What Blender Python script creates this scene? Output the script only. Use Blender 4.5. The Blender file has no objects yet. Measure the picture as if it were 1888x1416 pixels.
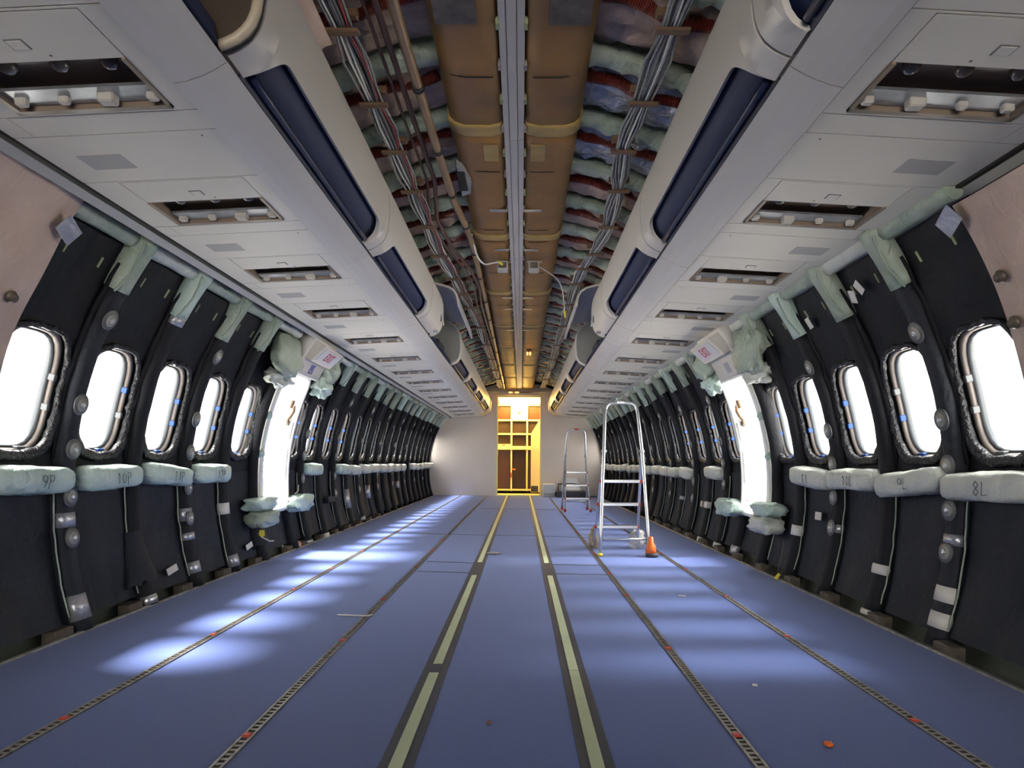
import bpy, bmesh, math, random
from mathutils import Vector, Matrix, noise
rnd = random.Random(11)
S = bpy.context.scene
COL = S.collection
rad = math.radians
sin, cos, pi = math.sin, math.cos, math.pi

# ------------------------------------------------------------------ materials
def mat(name, col, rough=.6, metal=0., var=0., vscale=8., bump=0., bscale=20., spec=.5, emit=0., col2=None, stretch=None, coat=0.):
    m = bpy.data.materials.new(name); m.use_nodes = True
    nt = m.node_tree; b = nt.nodes['Principled BSDF']
    b.inputs['Base Color'].default_value = (*col, 1)
    b.inputs['Roughness'].default_value = rough
    b.inputs['Metallic'].default_value = metal
    b.inputs['Specular IOR Level'].default_value = spec
    b.inputs['Coat Weight'].default_value = coat
    if emit:
        b.inputs['Emission Color'].default_value = (*col, 1)
        b.inputs['Emission Strength'].default_value = emit
    if var or bump:
        tc = nt.nodes.new('ShaderNodeTexCoord'); mp = nt.nodes.new('ShaderNodeMapping')
        nt.links.new(tc.outputs['Object'], mp.inputs['Vector'])
        if stretch: mp.inputs['Scale'].default_value = stretch
    if var:
        n = nt.nodes.new('ShaderNodeTexNoise'); n.inputs['Scale'].default_value = vscale; n.inputs['Detail'].default_value = 5
        nt.links.new(mp.outputs[0], n.inputs['Vector'])
        r = nt.nodes.new('ShaderNodeMapRange'); r.inputs[1].default_value = .3; r.inputs[2].default_value = .7
        nt.links.new(n.outputs['Fac'], r.inputs[0])
        mx = nt.nodes.new('ShaderNodeMix'); mx.data_type = 'RGBA'
        c2 = col2 or tuple(max(0, c*(1-var)) for c in col)
        mx.inputs[6].default_value = (*col, 1); mx.inputs[7].default_value = (*c2, 1)
        nt.links.new(r.outputs[0], mx.inputs[0]); nt.links.new(mx.outputs[2], b.inputs['Base Color'])
    if bump:
        n = nt.nodes.new('ShaderNodeTexNoise'); n.inputs['Scale'].default_value = bscale; n.inputs['Detail'].default_value = 6
        n.inputs['Distortion'].default_value = 1.2
        nt.links.new(mp.outputs[0], n.inputs['Vector'])
        bp = nt.nodes.new('ShaderNodeBump'); bp.inputs['Strength'].default_value = bump; bp.inputs['Distance'].default_value = .02
        nt.links.new(n.outputs['Fac'], bp.inputs['Height']); nt.links.new(bp.outputs[0], b.inputs['Normal'])
    return m

M = dict(
  black=mat('black_fabric', (.0075,.0083,.0125), .68, spec=.28, var=.45, vscale=5, bump=.45, bscale=9),
  blacklow=mat('black_fabric_dusty', (.0085,.010,.0165), .66, spec=.3, var=.6, vscale=4, bump=.5, bscale=12, col2=(.020,.022,.031)),
  cuff=mat('black_film', (.010,.010,.013), .34, bump=1., bscale=30, spec=.5),
  pink=mat('pink_blanket', (.50,.36,.29), .5, var=.35, vscale=6, bump=.5, bscale=14, col2=(.62,.47,.38)),
  pinkd=mat('pink_blanket_aged', (.46,.33,.26), .45, var=.5, vscale=5, bump=.8, bscale=12),
  green=mat('green_blanket', (.25,.32,.25), .4, var=.5, vscale=6, bump=.9, bscale=12, col2=(.40,.44,.36)),
  greend=mat('dark_green_blanket', (.17,.24,.17), .38, var=.5, vscale=6, bump=.9, bscale=12, col2=(.40,.46,.38)),
  silver=mat('silver_film', (.45,.47,.52), .25, .55, var=.4, vscale=7, bump=1., bscale=16),
  bolster=mat('bolster_film', (.34,.46,.40), .38, var=.3, vscale=7, bump=.7, bscale=13, col2=(.56,.67,.61)),
  bolster2=mat('bolster_film_white', (.50,.52,.46), .38, var=.3, vscale=7, bump=.7, bscale=13, col2=(.62,.64,.58)),
  ink=mat('marker_ink', (.10,.11,.12), .6),
  disc=mat('washer_plastic', (.34,.33,.30), .45, var=.4, vscale=30),
  discouter=mat('washer_film', (.10,.10,.10), .4),
  rivet=mat('rivet_metal', (.5,.5,.5), .3, .8),
  tape=mat('silver_tape', (.42,.42,.45), .3, .6, bump=.3, bscale=25),
  papertape=mat('paper_tape', (.66,.63,.58), .6),
  skin=mat('skin_primer', (.05,.06,.045), .7, var=.4, vscale=6),
  ledge=mat('under_floor_dark', (.035,.028,.022), .85, var=.6, vscale=9),
  bracket=mat('bare_bracket', (.16,.13,.10), .5, .4, var=.5, vscale=30),
  winmetal=mat('window_metal', (.36,.31,.28), .35, .3),
  winseal=mat('window_seal', (.12,.13,.14), .35),
  bluetab=mat('blue_tab', (.0,.055,.27), .45),
  greytab=mat('grey_tab', (.14,.145,.15), .5),
  ceil=mat('ceiling_panel', (.74,.70,.62), .42, var=.06, vscale=2),
  bin=mat('bin_plastic', (.66,.62,.57), .4, var=.05, vscale=2),
  plac=mat('placard_grey', (.40,.39,.38), .5),
  decal=mat('decal_dark', (.12,.12,.13), .45),
  brown=mat('recess_brown', (.24,.18,.135), .3),
  plate=mat('steel_plate', (.50,.52,.56), .3, .65, var=.45, vscale=12),
  knob=mat('lamp_housing', (.52,.49,.44), .45),
  dome=mat('lamp_dome', (.20,.17,.14), .12, coat=.6),
  gap=mat('gap_dark', (.010,.009,.008), .9),
  blue=mat('navy_recess', (.020,.028,.075), .6, spec=.3),
  blue2=mat('navy_latch', (.014,.02,.058), .35),
  cream=mat('cream_edge', (.42,.35,.26), .42),
  darkin=mat('bin_lining', (.055,.036,.022), .6, var=.3, vscale=8),
  greyin=mat('bin_lining_grey', (.32,.31,.28), .5),
  rubber=mat('black_rubber', (.012,.011,.010), .5),
  trimgrey=mat('trim_grey', (.42,.41,.38), .45),
  alu=mat('aluminium', (.66,.67,.69), .28, .85, var=.12, vscale=30),
  edge=mat('edge_strip', (.46,.45,.42), .42, .55, var=.55, vscale=30),
  duct=mat('duct_pad', (.34,.165,.030), .48, var=.55, vscale=3.2, bump=.25, bscale=6, col2=(.17,.088,.024)),
  ductband=mat('duct_band', (.44,.30,.09), .45, var=.3, vscale=10),
  railw=mat('rail_white', (.52,.49,.45), .5),
  clip=mat('rail_clip', (.30,.34,.18), .5),
  hose=mat('red_hose', (.12,.016,.010), .45),
  pole=mat('brown_conduit', (.30,.19,.095), .38, .2, var=.3, vscale=5),
  cablebrown=mat('brown_cable', (.09,.035,.022), .45),
  cablegrey=mat('grey_cable', (.34,.34,.33), .45, var=.5, vscale=60),
  cablered=mat('red_cable', (.28,.02,.02), .45),
  cabledark=mat('dark_cable', (.10,.10,.10), .45),
  cablewhite=mat('white_cable', (.66,.65,.62), .45),
  clamp=mat('clamp_brown', (.13,.075,.04), .5),
  yellow=mat('yellow_tag', (.72,.60,.06), .45),
  yellowstrip=mat('glow_strip', (.54,.61,.40), .5, var=.12, vscale=6),
  stripbed=mat('strip_bed', (.048,.052,.07), .55),
  track=mat('seat_track_metal', (.30,.27,.24), .42, .7, var=.6, vscale=40),
  trackdark=mat('track_slot', (.020,.016,.012), .8),
  red=mat('red_mark', (.50,.05,.03), .5),
  orange=mat('orange_cap', (.86,.16,.015), .4, var=.2, vscale=30),
  ragwhite=mat('white_wrap', (.70,.66,.60), .7, bump=.9, bscale=40),
  ragbrown=mat('stained_wrap', (.42,.33,.24), .7, bump=.9, bscale=40),
  darkfoot=mat('dark_foot', (.05,.045,.05), .7),
  door=mat('door_lining_white', (.80,.80,.77), .4),
  exitpanel=mat('exit_lining_cream', (.60,.56,.50), .45),
  exitface=mat('exit_lens', (.55,.54,.56), .4),
  exitred=mat('exit_red', (.45,.05,.08), .5),
  purple=mat('placard_purple', (.12,.11,.30), .5),
  purplegrey=mat('placard_faded', (.33,.32,.40), .5),
  bulk=mat('bulkhead_panel', (.73,.63,.55), .36, var=.08, vscale=1.5),
  header=mat('header_cream', (.58,.50,.36), .45),
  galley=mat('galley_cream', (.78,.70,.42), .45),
  galleybrown=mat('galley_door_brown', (.062,.021,.007), .4, var=.25, vscale=3, stretch=(4,4,.4)),
  galleydark=mat('galley_hollow', (.026,.010,.004), .5),
  lamp=mat('galley_lamp', (1.,.78,.34), .5, emit=7),
  indic=mat('indicator_orange', (1.,.36,.06), .5, emit=5),
  boxwhite=mat('box_white', (.62,.62,.62), .5),
  boxdark=mat('box_dark', (.03,.03,.035), .5),
  truckblue=mat('vehicle_blue', (.045,.085,.115), .6),
  brownbit=mat('brown_scrap', (.22,.08,.04), .7),
  pinkrag=mat('pink_rag', (.55,.25,.22), .7),
)

def carpet():
    m = bpy.data.materials.new('speckled_blue_carpet'); m.use_nodes = True
    nt = m.node_tree; L = nt.links; b = nt.nodes['Principled BSDF']
    b.inputs['Roughness'].default_value = .85; b.inputs['Specular IOR Level'].default_value = .25
    b.inputs['Sheen Weight'].default_value = .15
    tc = nt.nodes.new('ShaderNodeTexCoord')
    def N(t, **k):
        n = nt.nodes.new(t)
        for a, v in k.items(): n.inputs[a].default_value = v
        return n
    v = N('ShaderNodeTexVoronoi', Scale=33.); v.inputs['Randomness'].default_value = .55
    L.new(tc.outputs['Object'], v.inputs['Vector'])
    lt = nt.nodes.new('ShaderNodeMath'); lt.operation = 'LESS_THAN'; lt.inputs[1].default_value = .075
    L.new(v.outputs['Distance'], lt.inputs[0])
    sep = nt.nodes.new('ShaderNodeSeparateColor'); L.new(v.outputs['Color'], sep.inputs[0])
    gt = nt.nodes.new('ShaderNodeMath'); gt.operation = 'GREATER_THAN'; gt.inputs[1].default_value = .04
    L.new(sep.outputs[0], gt.inputs[0])
    mu = nt.nodes.new('ShaderNodeMath'); mu.operation = 'MULTIPLY'; L.new(lt.outputs[0], mu.inputs[0]); L.new(gt.outputs[0], mu.inputs[1])
    n1 = N('ShaderNodeTexNoise', Scale=160., Detail=3.); L.new(tc.outputs['Object'], n1.inputs['Vector'])
    n2 = N('ShaderNodeTexNoise', Scale=1.3, Detail=4.); L.new(tc.outputs['Object'], n2.inputs['Vector'])
    m1 = nt.nodes.new('ShaderNodeMix'); m1.data_type = 'RGBA'
    m1.inputs[6].default_value = (.056,.090,.262,1); m1.inputs[7].default_value = (.100,.152,.400,1)
    L.new(n1.outputs['Fac'], m1.inputs[0])
    m2 = nt.nodes.new('ShaderNodeMix'); m2.data_type = 'RGBA'; m2.blend_type = 'MIX'
    r = nt.nodes.new('ShaderNodeMapRange'); r.inputs[1].default_value = .52; r.inputs[2].default_value = .75; r.inputs[4].default_value = .22
    L.new(n2.outputs['Fac'], r.inputs[0]); L.new(r.outputs[0], m2.inputs[0])
    L.new(m1.outputs[2], m2.inputs[6]); m2.inputs[7].default_value = (.105,.118,.205,1)
    m3 = nt.nodes.new('ShaderNodeMix'); m3.data_type = 'RGBA'
    L.new(mu.outputs[0], m3.inputs[0]); L.new(m2.outputs[2], m3.inputs[6]); m3.inputs[7].default_value = (.62,.64,.70,1)
    L.new(m3.outputs[2], b.inputs['Base Color'])
    bp = nt.nodes.new('ShaderNodeBump'); bp.inputs['Strength'].default_value = .25; bp.inputs['Distance'].default_value = .004
    L.new(n1.outputs['Fac'], bp.inputs['Height']); L.new(bp.outputs[0], b.inputs['Normal'])
    return m
M['carpet'] = carpet()

def glass():
    m = bpy.data.materials.new('window_acrylic'); m.use_nodes = True
    nt = m.node_tree; nt.nodes.clear()
    o = nt.nodes.new('ShaderNodeOutputMaterial'); t = nt.nodes.new('ShaderNodeBsdfTransparent'); g = nt.nodes.new('ShaderNodeBsdfGlossy')
    t.inputs[0].default_value = (.95,.97,.98,1); g.inputs['Roughness'].default_value = .05
    mx = nt.nodes.new('ShaderNodeMixShader'); mx.inputs[0].default_value = .06
    nt.links.new(t.outputs[0], mx.inputs[1]); nt.links.new(g.outputs[0], mx.inputs[2]); nt.links.new(mx.outputs[0], o.inputs[0])
    return m
M['glass'] = glass()

# ------------------------------------------------------------------ mesh helpers
def base_of(o):
    p = Vector((0,0,0))
    while o: p = p + o.location; o = o.parent
    return p

class MB:
    def __init__(s): s.v = []; s.f = []; s.sm = []
    def add(s, vs, fs, smooth=False, Mx=None):
        n = len(s.v)
        s.v += [Mx @ Vector(v) if Mx else Vector(v) for v in vs]
        s.f += [[i+n for i in f] for f in fs]; s.sm += [smooth]*len(fs)
        return s
    def box(s, x0, x1, y0, y1, z0, z1, bev=0., Mx=None, seg=1):
        bm = bmesh.new(); bmesh.ops.create_cube(bm, size=1)
        bmesh.ops.scale(bm, vec=(x1-x0, y1-y0, z1-z0), verts=bm.verts)
        bmesh.ops.translate(bm, vec=((x0+x1)/2, (y0+y1)/2, (z0+z1)/2), verts=bm.verts)
        if bev: bmesh.ops.bevel(bm, geom=bm.edges[:], offset=bev, segments=seg, affect='EDGES', profile=.5)
        bm.verts.index_update()
        s.add([v.co for v in bm.verts], [[v.index for v in f.verts] for f in bm.faces], False, Mx); bm.free(); return s
    def loft(s, rings, closed=True, cap=True, smooth=True, loop=False, Mx=None):
        n = len(rings[0]); vs = [p for r in rings for p in r]; fs = []
        m = len(rings)
        for i in range(m if loop else m-1):
            a = i*n; b = ((i+1) % m)*n
            for j in range(n if closed else n-1):
                k = (j+1) % n
                fs.append([a+j, a+k, b+k, b+j])
        s.add(vs, fs, smooth, Mx)
        if cap and closed and not loop:
            s.add(rings[0], [list(range(n))[::-1]], False, Mx); s.add(rings[-1], [list(range(n))], False, Mx)
        return s
    def tube(s, pts, r, n=8, loop=False, rf=None, smooth=True):
        pts = [Vector(p) for p in pts]; rings = []; m = len(pts)
        up = None
        for i, p in enumerate(pts):
            a = pts[(i-1) % m] if (loop or i > 0) else p
            b = pts[(i+1) % m] if (loop or i < m-1) else p
            t = (b-a).normalized()
            if up is None:
                up = Vector((0,0,1)) if abs(t.z) < .9 else Vector((1,0,0))
            sx = t.cross(up).normalized(); up = sx.cross(t).normalized()
            rr = rf(i/(m-1)) if rf else r
            rings.append([p + sx*rr*cos(2*pi*j/n) + up*rr*sin(2*pi*j/n) for j in range(n)])
        return s.loft(rings, True, not loop, smooth, loop)
    def grid(s, rows, smooth=True):
        return s.loft(rows, False, False, smooth)
    def lathe(s, prof, n=16, Mx=None, smooth=True):
        rings = [[(r*cos(2*pi*j/n), r*sin(2*pi*j/n), z) for j in range(n)] for r, z in prof]
        return s.loft(rings, True, True, smooth, False, Mx)
    def build(s, name, m, parent=None, solid=0., auto=True):
        me = bpy.data.meshes.new(name)
        if parent is not None: off = base_of(parent)
        else:
            xs = [v.x for v in s.v]; ys = [v.y for v in s.v]; zs = [v.z for v in s.v]
            off = Vector(((min(xs)+max(xs))/2, (min(ys)+max(ys))/2, min(zs)))
        me.from_pydata([v-off for v in s.v], [], s.f); me.polygons.foreach_set('use_smooth', s.sm)
        bm = bmesh.new(); bm.from_mesh(me)
        bmesh.ops.remove_doubles(bm, verts=bm.verts, dist=1e-6)
        bmesh.ops.recalc_face_normals(bm, faces=bm.faces); bm.to_mesh(me); bm.free()
        me.update(); me.materials.append(M[m] if isinstance(m, str) else m)
        o = bpy.data.objects.new(name, me); COL.objects.link(o)
        if parent is not None: o.parent = parent
        else: o.location = off
        if solid:
            md = o.modifiers.new('Solidify', 'SOLIDIFY'); md.thickness = solid; md.offset = 0
        return o

def thing(name, loc, label, cat, group=None):
    o = bpy.data.objects.new(name, None); o.empty_display_size = .1; COL.objects.link(o); o.location = loc
    return tag(o, label, cat, group)
def tag(o, label, cat, group=None, kind=None):
    o['label'] = label; o['category'] = cat
    if group: o['group'] = group
    if kind: o['kind'] = kind
    return o
def struct(o, label=None, cat=None):
    o['kind'] = 'structure'
    if label: o['label'] = label
    if cat: o['category'] = cat
    return o

def curve(P, n=6):
    P = [Vector(p) for p in P]; out = []
    for i in range(len(P)-1):
        a, b, c, d = P[max(0, i-1)], P[i], P[i+1], P[min(len(P)-1, i+2)]
        for q in range(n):
            t = q/n; out.append(.5*((2*b)+(c-a)*t+(2*a-5*b+4*c-d)*t*t+(3*b-a-3*c+d)*t**3))
    return out+[P[-1]]
def nz(x, y, z=0., sc=1.): return noise.noise(Vector((x*sc, y*sc, z*sc)))
def superell(hw, hh, t, n=4.):
    c, s_ = cos(t), sin(t)
    r = (abs(c/hw)**n + abs(s_/hh)**n)**(-1/n)
    return r*c, r*s_

# ------------------------------------------------------------------ cabin measures
H = .705                                   # camera height above the floor
WC = {-1: -.11, 1: -.07}                   # wall circle centres
ZC = .55
FX = {-1: -1.781, 1: 1.561}                # floor edges
Y_END = 14.1; Y_BACK = -4.2
def YF(sd, k): return 2.805 + .4975*k if sd < 0 else 2.665 + .4935*k
DOOR = {-1: (4.86, 5.38), 1: (4.61, 5.12)}
def W(sd, y, phi, R): return Vector((WC[sd] + sd*R*cos(phi), y, ZC + R*sin(phi)))
def WZ(sd, y, z, R): return W(sd, y, math.asin((z-ZC)/R), R)
def frame(sd, y, phi, R):
    """local axes on the wall: x reads to the viewer's right, y up the wall, z into the cabin"""
    xa = Vector((0, 1 if sd < 0 else -1, 0)); ya = Vector((-sd*sin(phi), 0, cos(phi))); za = Vector((-sd*cos(phi), 0, -sin(phi)))
    m = Matrix((xa, ya, za)).transposed().to_4x4(); m.translation = W(sd, y, phi, R); return m
def ph(z, R=1.75): return math.asin(max(-1, min(1, (z-ZC)/R)))
SIDE = {-1: 'ladderless side', 1: 'ladder side'}
ORD = ['', 'first', 'second', 'third', 'fourth', 'fifth', 'sixth', 'seventh', 'eighth', 'ninth', 'tenth', 'eleventh', 'twelfth', 'thirteenth',
       'fourteenth', 'fifteenth', 'sixteenth', 'seventeenth', 'eighteenth', 'nineteenth', 'twentieth', 'twenty-first', 'twenty-second', 'twenty-third', 'twenty-fourth', 'twenty-fifth', 'twenty-sixth']
def bayname(k):
    return f'{ORD[4-k]} bay before the exit hatch' if k < 4 else f'{ORD[k-4]} bay beyond the exit hatch'
def frname(k):
    return f'{ORD[5-k]} before the exit hatch' if k < 5 else f'{ORD[k-4]} beyond the exit hatch'
def bay(sd, k):
    a, b = YF(sd, k), YF(sd, k+1)
    if k == 3: b = DOOR[sd][0]-.03
    if k == 5: a = DOOR[sd][1]+.03
    return a, min(b, Y_END-.02)
WIN_HW, WIN_HH, WIN_Z = .160, .222, .965
S_WIN = ph(WIN_Z, 1.8)*1.8

def bay_panel(mb, sd, y0, y1, p0, p1, R, hole=None, disp=None, rings=8, n=56, smooth=True):
    """wall skin between y0..y1 and angles p0..p1; hole=(yc, s_centre, hw, hh, power) in metres along y and along the arc"""
    D = disp or (lambda y, s, t: 0.)
    def pt(y, s, t): return W(sd, y, s/R, R - D(y, s, t))
    s0, s1 = p0*R, p1*R
    if not hole:
        nu, nv = 12, 26
        mb.grid([[pt(y0+(y1-y0)*i/nu, s0+(s1-s0)*j/nv, min(i, nu-i)/nu*2) for i in range(nu+1)] for j in range(nv+1)], smooth); return
    yc, sc, hw, hh, pw = hole
    sc = sc/1.8*R
    ang = [2*pi*i/n for i in range(n)] + [math.atan2(s-sc, y-yc) % (2*pi) for y in (y0, y1) for s in (s0, s1)]
    ang = sorted(set(round(a, 6) for a in ang))
    rows = []
    for r in range(rings+1):
        t = r/rings; row = []
        for a in ang:
            hx, hy = superell(hw, hh, a, pw)
            c, s_ = cos(a), sin(a)
            k = min((y1-yc)/c if c > 1e-6 else (y0-yc)/c if c < -1e-6 else 1e9, (s1-sc)/s_ if s_ > 1e-6 else (s0-sc)/s_ if s_ < -1e-6 else 1e9)
            oy, os_ = k*c, k*s_
            row.append(pt(yc+hx+(oy-hx)*t, sc+hy+(os_-hy)*t, t))
        rows.append(row)
    mb.loft(rows, True, False, smooth)

# ------------------------------------------------------------------ camera, sky, sun
cam = bpy.data.objects.new('camera', bpy.data.cameras.new('camera')); COL.objects.link(cam); S.camera = cam
cam.location = (0, 0, H); cam.rotation_mode = 'QUATERNION'; cam.rotation_quaternion = Matrix.Rotation(pi/2, 3, 'X').to_quaternion() @ Matrix.Rotation(.006, 3, 'Z').to_quaternion()
cam.data.sensor_width = 36; cam.data.lens = 24; cam.data.shift_x = -17/1888; cam.data.shift_y = 143/1888; cam.data.clip_start = .02
w = bpy.data.worlds.new('overcast_sky'); S.world = w; w.use_nodes = True
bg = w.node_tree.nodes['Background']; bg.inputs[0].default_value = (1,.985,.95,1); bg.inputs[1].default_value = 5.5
nt = w.node_tree
geo = nt.nodes.new('ShaderNodeTexCoord'); sp_ = nt.nodes.new('ShaderNodeSeparateXYZ')
nt.links.new(geo.outputs['Generated'], sp_.inputs[0])
def ramp(sock, a, b):
    m = nt.nodes.new('ShaderNodeMapRange'); m.interpolation_type = 'SMOOTHSTEP'; m.inputs[1].default_value = a; m.inputs[2].default_value = b
    nt.links.new(sock, m.inputs[0]); return m.outputs[0]
def mul(a, b, op='MULTIPLY'):
    m = nt.nodes.new('ShaderNodeMath'); m.operation = op
    for k_, v_ in enumerate((a, b)):
        if isinstance(v_, (int, float)): m.inputs[k_].default_value = v_
        elif v_ is not None: nt.links.new(v_, m.inputs[k_])
    return m.outputs[0]
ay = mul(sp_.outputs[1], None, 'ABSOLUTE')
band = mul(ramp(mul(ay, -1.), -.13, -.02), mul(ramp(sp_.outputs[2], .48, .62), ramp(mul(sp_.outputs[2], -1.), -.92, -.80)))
band = mul(band, ramp(sp_.outputs[0], 0., .1))          # bright sky band, added to throw light strips on the ladder-side floor
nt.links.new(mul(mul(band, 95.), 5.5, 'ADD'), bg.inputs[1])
def sun(name, d, e, ang, col):
    l = bpy.data.lights.new(name, 'SUN'); l.energy = e; l.angle = rad(ang); l.color = col
    o = bpy.data.objects.new(name, l); COL.objects.link(o); o.rotation_euler = Vector(d).to_track_quat('-Z', 'Y').to_euler(); return o
sun('hazy_sun', (cos(rad(57)), -.05, -sin(rad(57))), 19., 13, (1, .94, .86))
S.view_settings.view_transform = 'Standard'; S.view_settings.look = 'None'; S.view_settings.exposure = .6; S.view_settings.gamma = 1
S.view_settings.use_curve_mapping = False
S.cycles.use_denoising = True
S.cycles.max_bounces = 10; S.cycles.diffuse_bounces = 7; S.cycles.transparent_max_bounces = 12
S.cycles.sample_clamp_indirect = 8; S.cycles.caustics_reflective = False; S.cycles.caustics_refractive = False

# ------------------------------------------------------------------ setting: floor, walls, crown, bulkhead
mb = MB(); mb.box(FX[-1], FX[1], Y_BACK, Y_END+2.4, -.05, 0)
struct(mb.build('floor', 'carpet'), 'blue carpet with small white specks', 'floor')
n_trim = 0
def trim(mb, m, label, cat='trim'):
    global n_trim; n_trim += 1
    return struct(mb.build(f'trim_{n_trim}', m), label, cat)
for sd in (-1, 1):
    x = FX[sd]
    mb = MB(); mb.box(*sorted((x, x+sd*.36)), Y_BACK, Y_END, -.09, -.055)  # dark mottled ledge filling the gap beside the carpet
    trim(mb, 'ledge', f'dark gutter between carpet and wall, {SIDE[sd]}', 'gutter')
    mb = MB(); mb.box(*sorted((x-sd*.012, x+sd*.010)), Y_BACK, Y_END, -.05, .007, .003)
    trim(mb, 'edge', f'thin metal strip along the carpet edge, {SIDE[sd]}', 'edge strip')

for sd in (-1, 1):
    mb = MB(); R = 1.856; p0, p1 = rad(-24), rad(44)
    bay_panel(mb, sd, Y_BACK, YF(sd, -1), p0, p1, R)
    for k in range(-1, 23):
        if k == 4:
            a, b = DOOR[sd]
            s0 = (ph(.335, 1.8)*1.8+ph(1.36, 1.8)*1.8)/2; hh = (ph(1.36, 1.8)-ph(.335, 1.8))*1.8/2
            bay_panel(mb, sd, a-.03, b+.03, p0, p1, R, ((a+b)/2, s0, (b-a)/2, hh*1.03, 9.), rings=3)
            continue
        a, b = bay(sd, k)
        if b-a < .3: bay_panel(mb, sd, a, b, p0, p1, R); continue
        bay_panel(mb, sd, a, b, p0, p1, R, ((a+b)/2, S_WIN, WIN_HW, WIN_HH, 3.6), rings=3)
    o = struct(mb.build('wall_left' if sd < 0 else 'wall_right', 'skin', solid=.004), f'curved outer shell behind the black blankets, {SIDE[sd]}', 'wall')
mb = MB()
mb.grid([[Vector((-.09-.02*cos(p)*-1+1.862*cos(p), y, ZC+1.862*sin(p))) for p in [rad(43.5+93*i/40) for i in range(41)]] for y in (Y_BACK, Y_END+.1)])
struct(mb.build('ceiling', 'skin', solid=.004), 'dark curved crown of the cabin above the ducts', 'ceiling')

# windows (setting)
def make_window(sd, k, num):
    a, b = bay(sd, k); yc = (a+b)/2
    if b-a < .3: return
    root = thing(f'window_{num}', W(sd, yc, S_WIN/1.8, 1.86), f'rounded cabin window, {bayname(k)}, {SIDE[sd]}', 'window'); root['kind'] = 'structure'
    N = 40
    def ring(R, hw, hh, n=3.6): return [W(sd, yc+superell(hw, hh, 2*pi*i/N, n)[0], (S_WIN+superell(hw, hh, 2*pi*i/N, n)[1])/1.8, R) for i in range(N)]
    MB().loft([ring(1.858, .159, .221), ring(1.846, .160, .222), ring(1.838, .163, .225), ring(1.835, .158, .220), ring(1.846, .153, .215), ring(1.858, .152, .214)], True, False).build('window_frame', 'winseal', root)
    MB().loft([ring(1.838, .163, .225), ring(1.828, .166, .228), ring(1.820, .171, .233), ring(1.824, .186, .248)], True, False).build('reveal_band', 'winmetal' if k < 9 else 'winseal', root)
    MB().loft([ring(1.851, .158, .22), ring(1.851, .075, .105), ring(1.851, .001, .001)], True, False).build('pane', 'glass', root)
    far = 1 if True else -1
    tabs = [(.05, 'bluetab'), (-.07, 'bluetab'), (-1, 'bluetab')]
    if k <= 0: tabs = [(.06, 'greytab' if sd > 0 or k < 0 else 'bluetab'), (-.06, 'greytab' if (k < 0 or sd < 0) else 'bluetab'), (-1, 'greytab' if k < 0 else 'bluetab')]
    for dz, m in (tabs if k < 9 else []):
        mb = MB()
        if dz == -1:
            ph0 = (S_WIN-.232)/1.8
            mb.box(-.022, .022, -.012, .014, -.012, .014, .002, frame(sd, yc+.06, ph0, 1.83))
        else:
            ph0 = (S_WIN+dz)/1.8
            fr = frame(sd, yc+.164, ph0, 1.826)
            mb.box(-.010, .008, -.013, .013, -.010, .016, .002, fr)
        mb.build('tab', m, root)
num = 0
for sd in (-1, 1):
    for k in list(range(-1, 4))+list(range(5, 23)):
        num += 1; make_window(sd, k, num)

# ------------------------------------------------------------------ black wall blankets
def upper_blanket(sd, k):
    a, b = bay(sd, k); yc = (a+b)/2
    if b-a < .3: return
    seed = k*3.1 + (50 if sd > 0 else 0)
    root = thing('window_blanket', WZ(sd, yc, 1.3, 1.8), f'black quilted blanket around the window, {bayname(k)}, {SIDE[sd]}', 'insulation blanket', 'black blankets around the windows')
    hole = (yc, S_WIN, .182, .246, 3.6)
    def D(y, s, t):
        e = min(1, t*2.2)*min(1, (1-t)*5+.15)
        d = .012*e + .02*nz(y*3.2, s*2.4, seed)*e + .008*nz(y*9, s*3.5, seed+9)*e
        top = max(0, (s/1.8-rad(20))/rad(14))
        d += top*.02*sin((y-yc)*26+seed)*.35 - top*.012
        return d if t > .02 else .004
    mb = MB(); bay_panel(mb, sd, a+.022, b-.022, ph(.615, 1.8), rad(34.2), 1.805, hole, D, rings=10, n=72)
    mb.build('blanket', 'black', root)
    # shiny crumpled film rolled around the window
    N = 64; mb = MB(); rows = []
    for i in range(N):
        t = 2*pi*i/N; cr = []
        wob = .009*nz(cos(t)*6, sin(t)*6, seed)+.006*nz(cos(t)*17, sin(t)*17, seed)
        low = max(0, -sin(t))
        rr = .011+.010*low+.5*abs(wob)
        for j in range(8):
            u = 2*pi*j/8
            hx, hy = superell(.186+wob+rr*cos(u), .250+wob+rr*cos(u), t, 3.4)
            cr.append(W(sd, yc+hx, (S_WIN+hy)/1.8, 1.797-.006*low-rr*sin(u)))
        rows.append(cr)
    mb.loft(rows, True, False, True, True); mb.build('window_cuff', 'cuff', root)
    if k <= 10:
        mb = MB(); fold = [W(sd, b-.047-.012*nz(j*.9, seed), rad(5+27*j/14), 1.79-.012*nz(j*.7, seed, 3)) for j in range(15)]
        mb.tube(fold, .011, 6, rf=lambda u: .007+.008*sin(pi*u)); mb.build('side_hem', 'black', root)
    if sd > 0 and k in (0, 1):
        for dy, pz, r_ in (((.03, 31.0, .4), (.11, 30.2, -.3)) if k == 0 else ((.10, 29.5, .1),)):
            MB().box(-.022, .022, -.03, .03, 0, .003, .001, frame(sd, yc+dy, rad(pz), 1.775) @ Matrix.Rotation(r_, 4, 'Z')).build('paper_tag', 'papertape', root)
    if k <= 6:
        for q in range(2):
            fr = frame(sd, a+.14+.2*q, rad(31), 1.785); MB().box(-.004, .004, -.022, .022, 0, .006, .001, fr).build('loop', 'clip', root)
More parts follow.
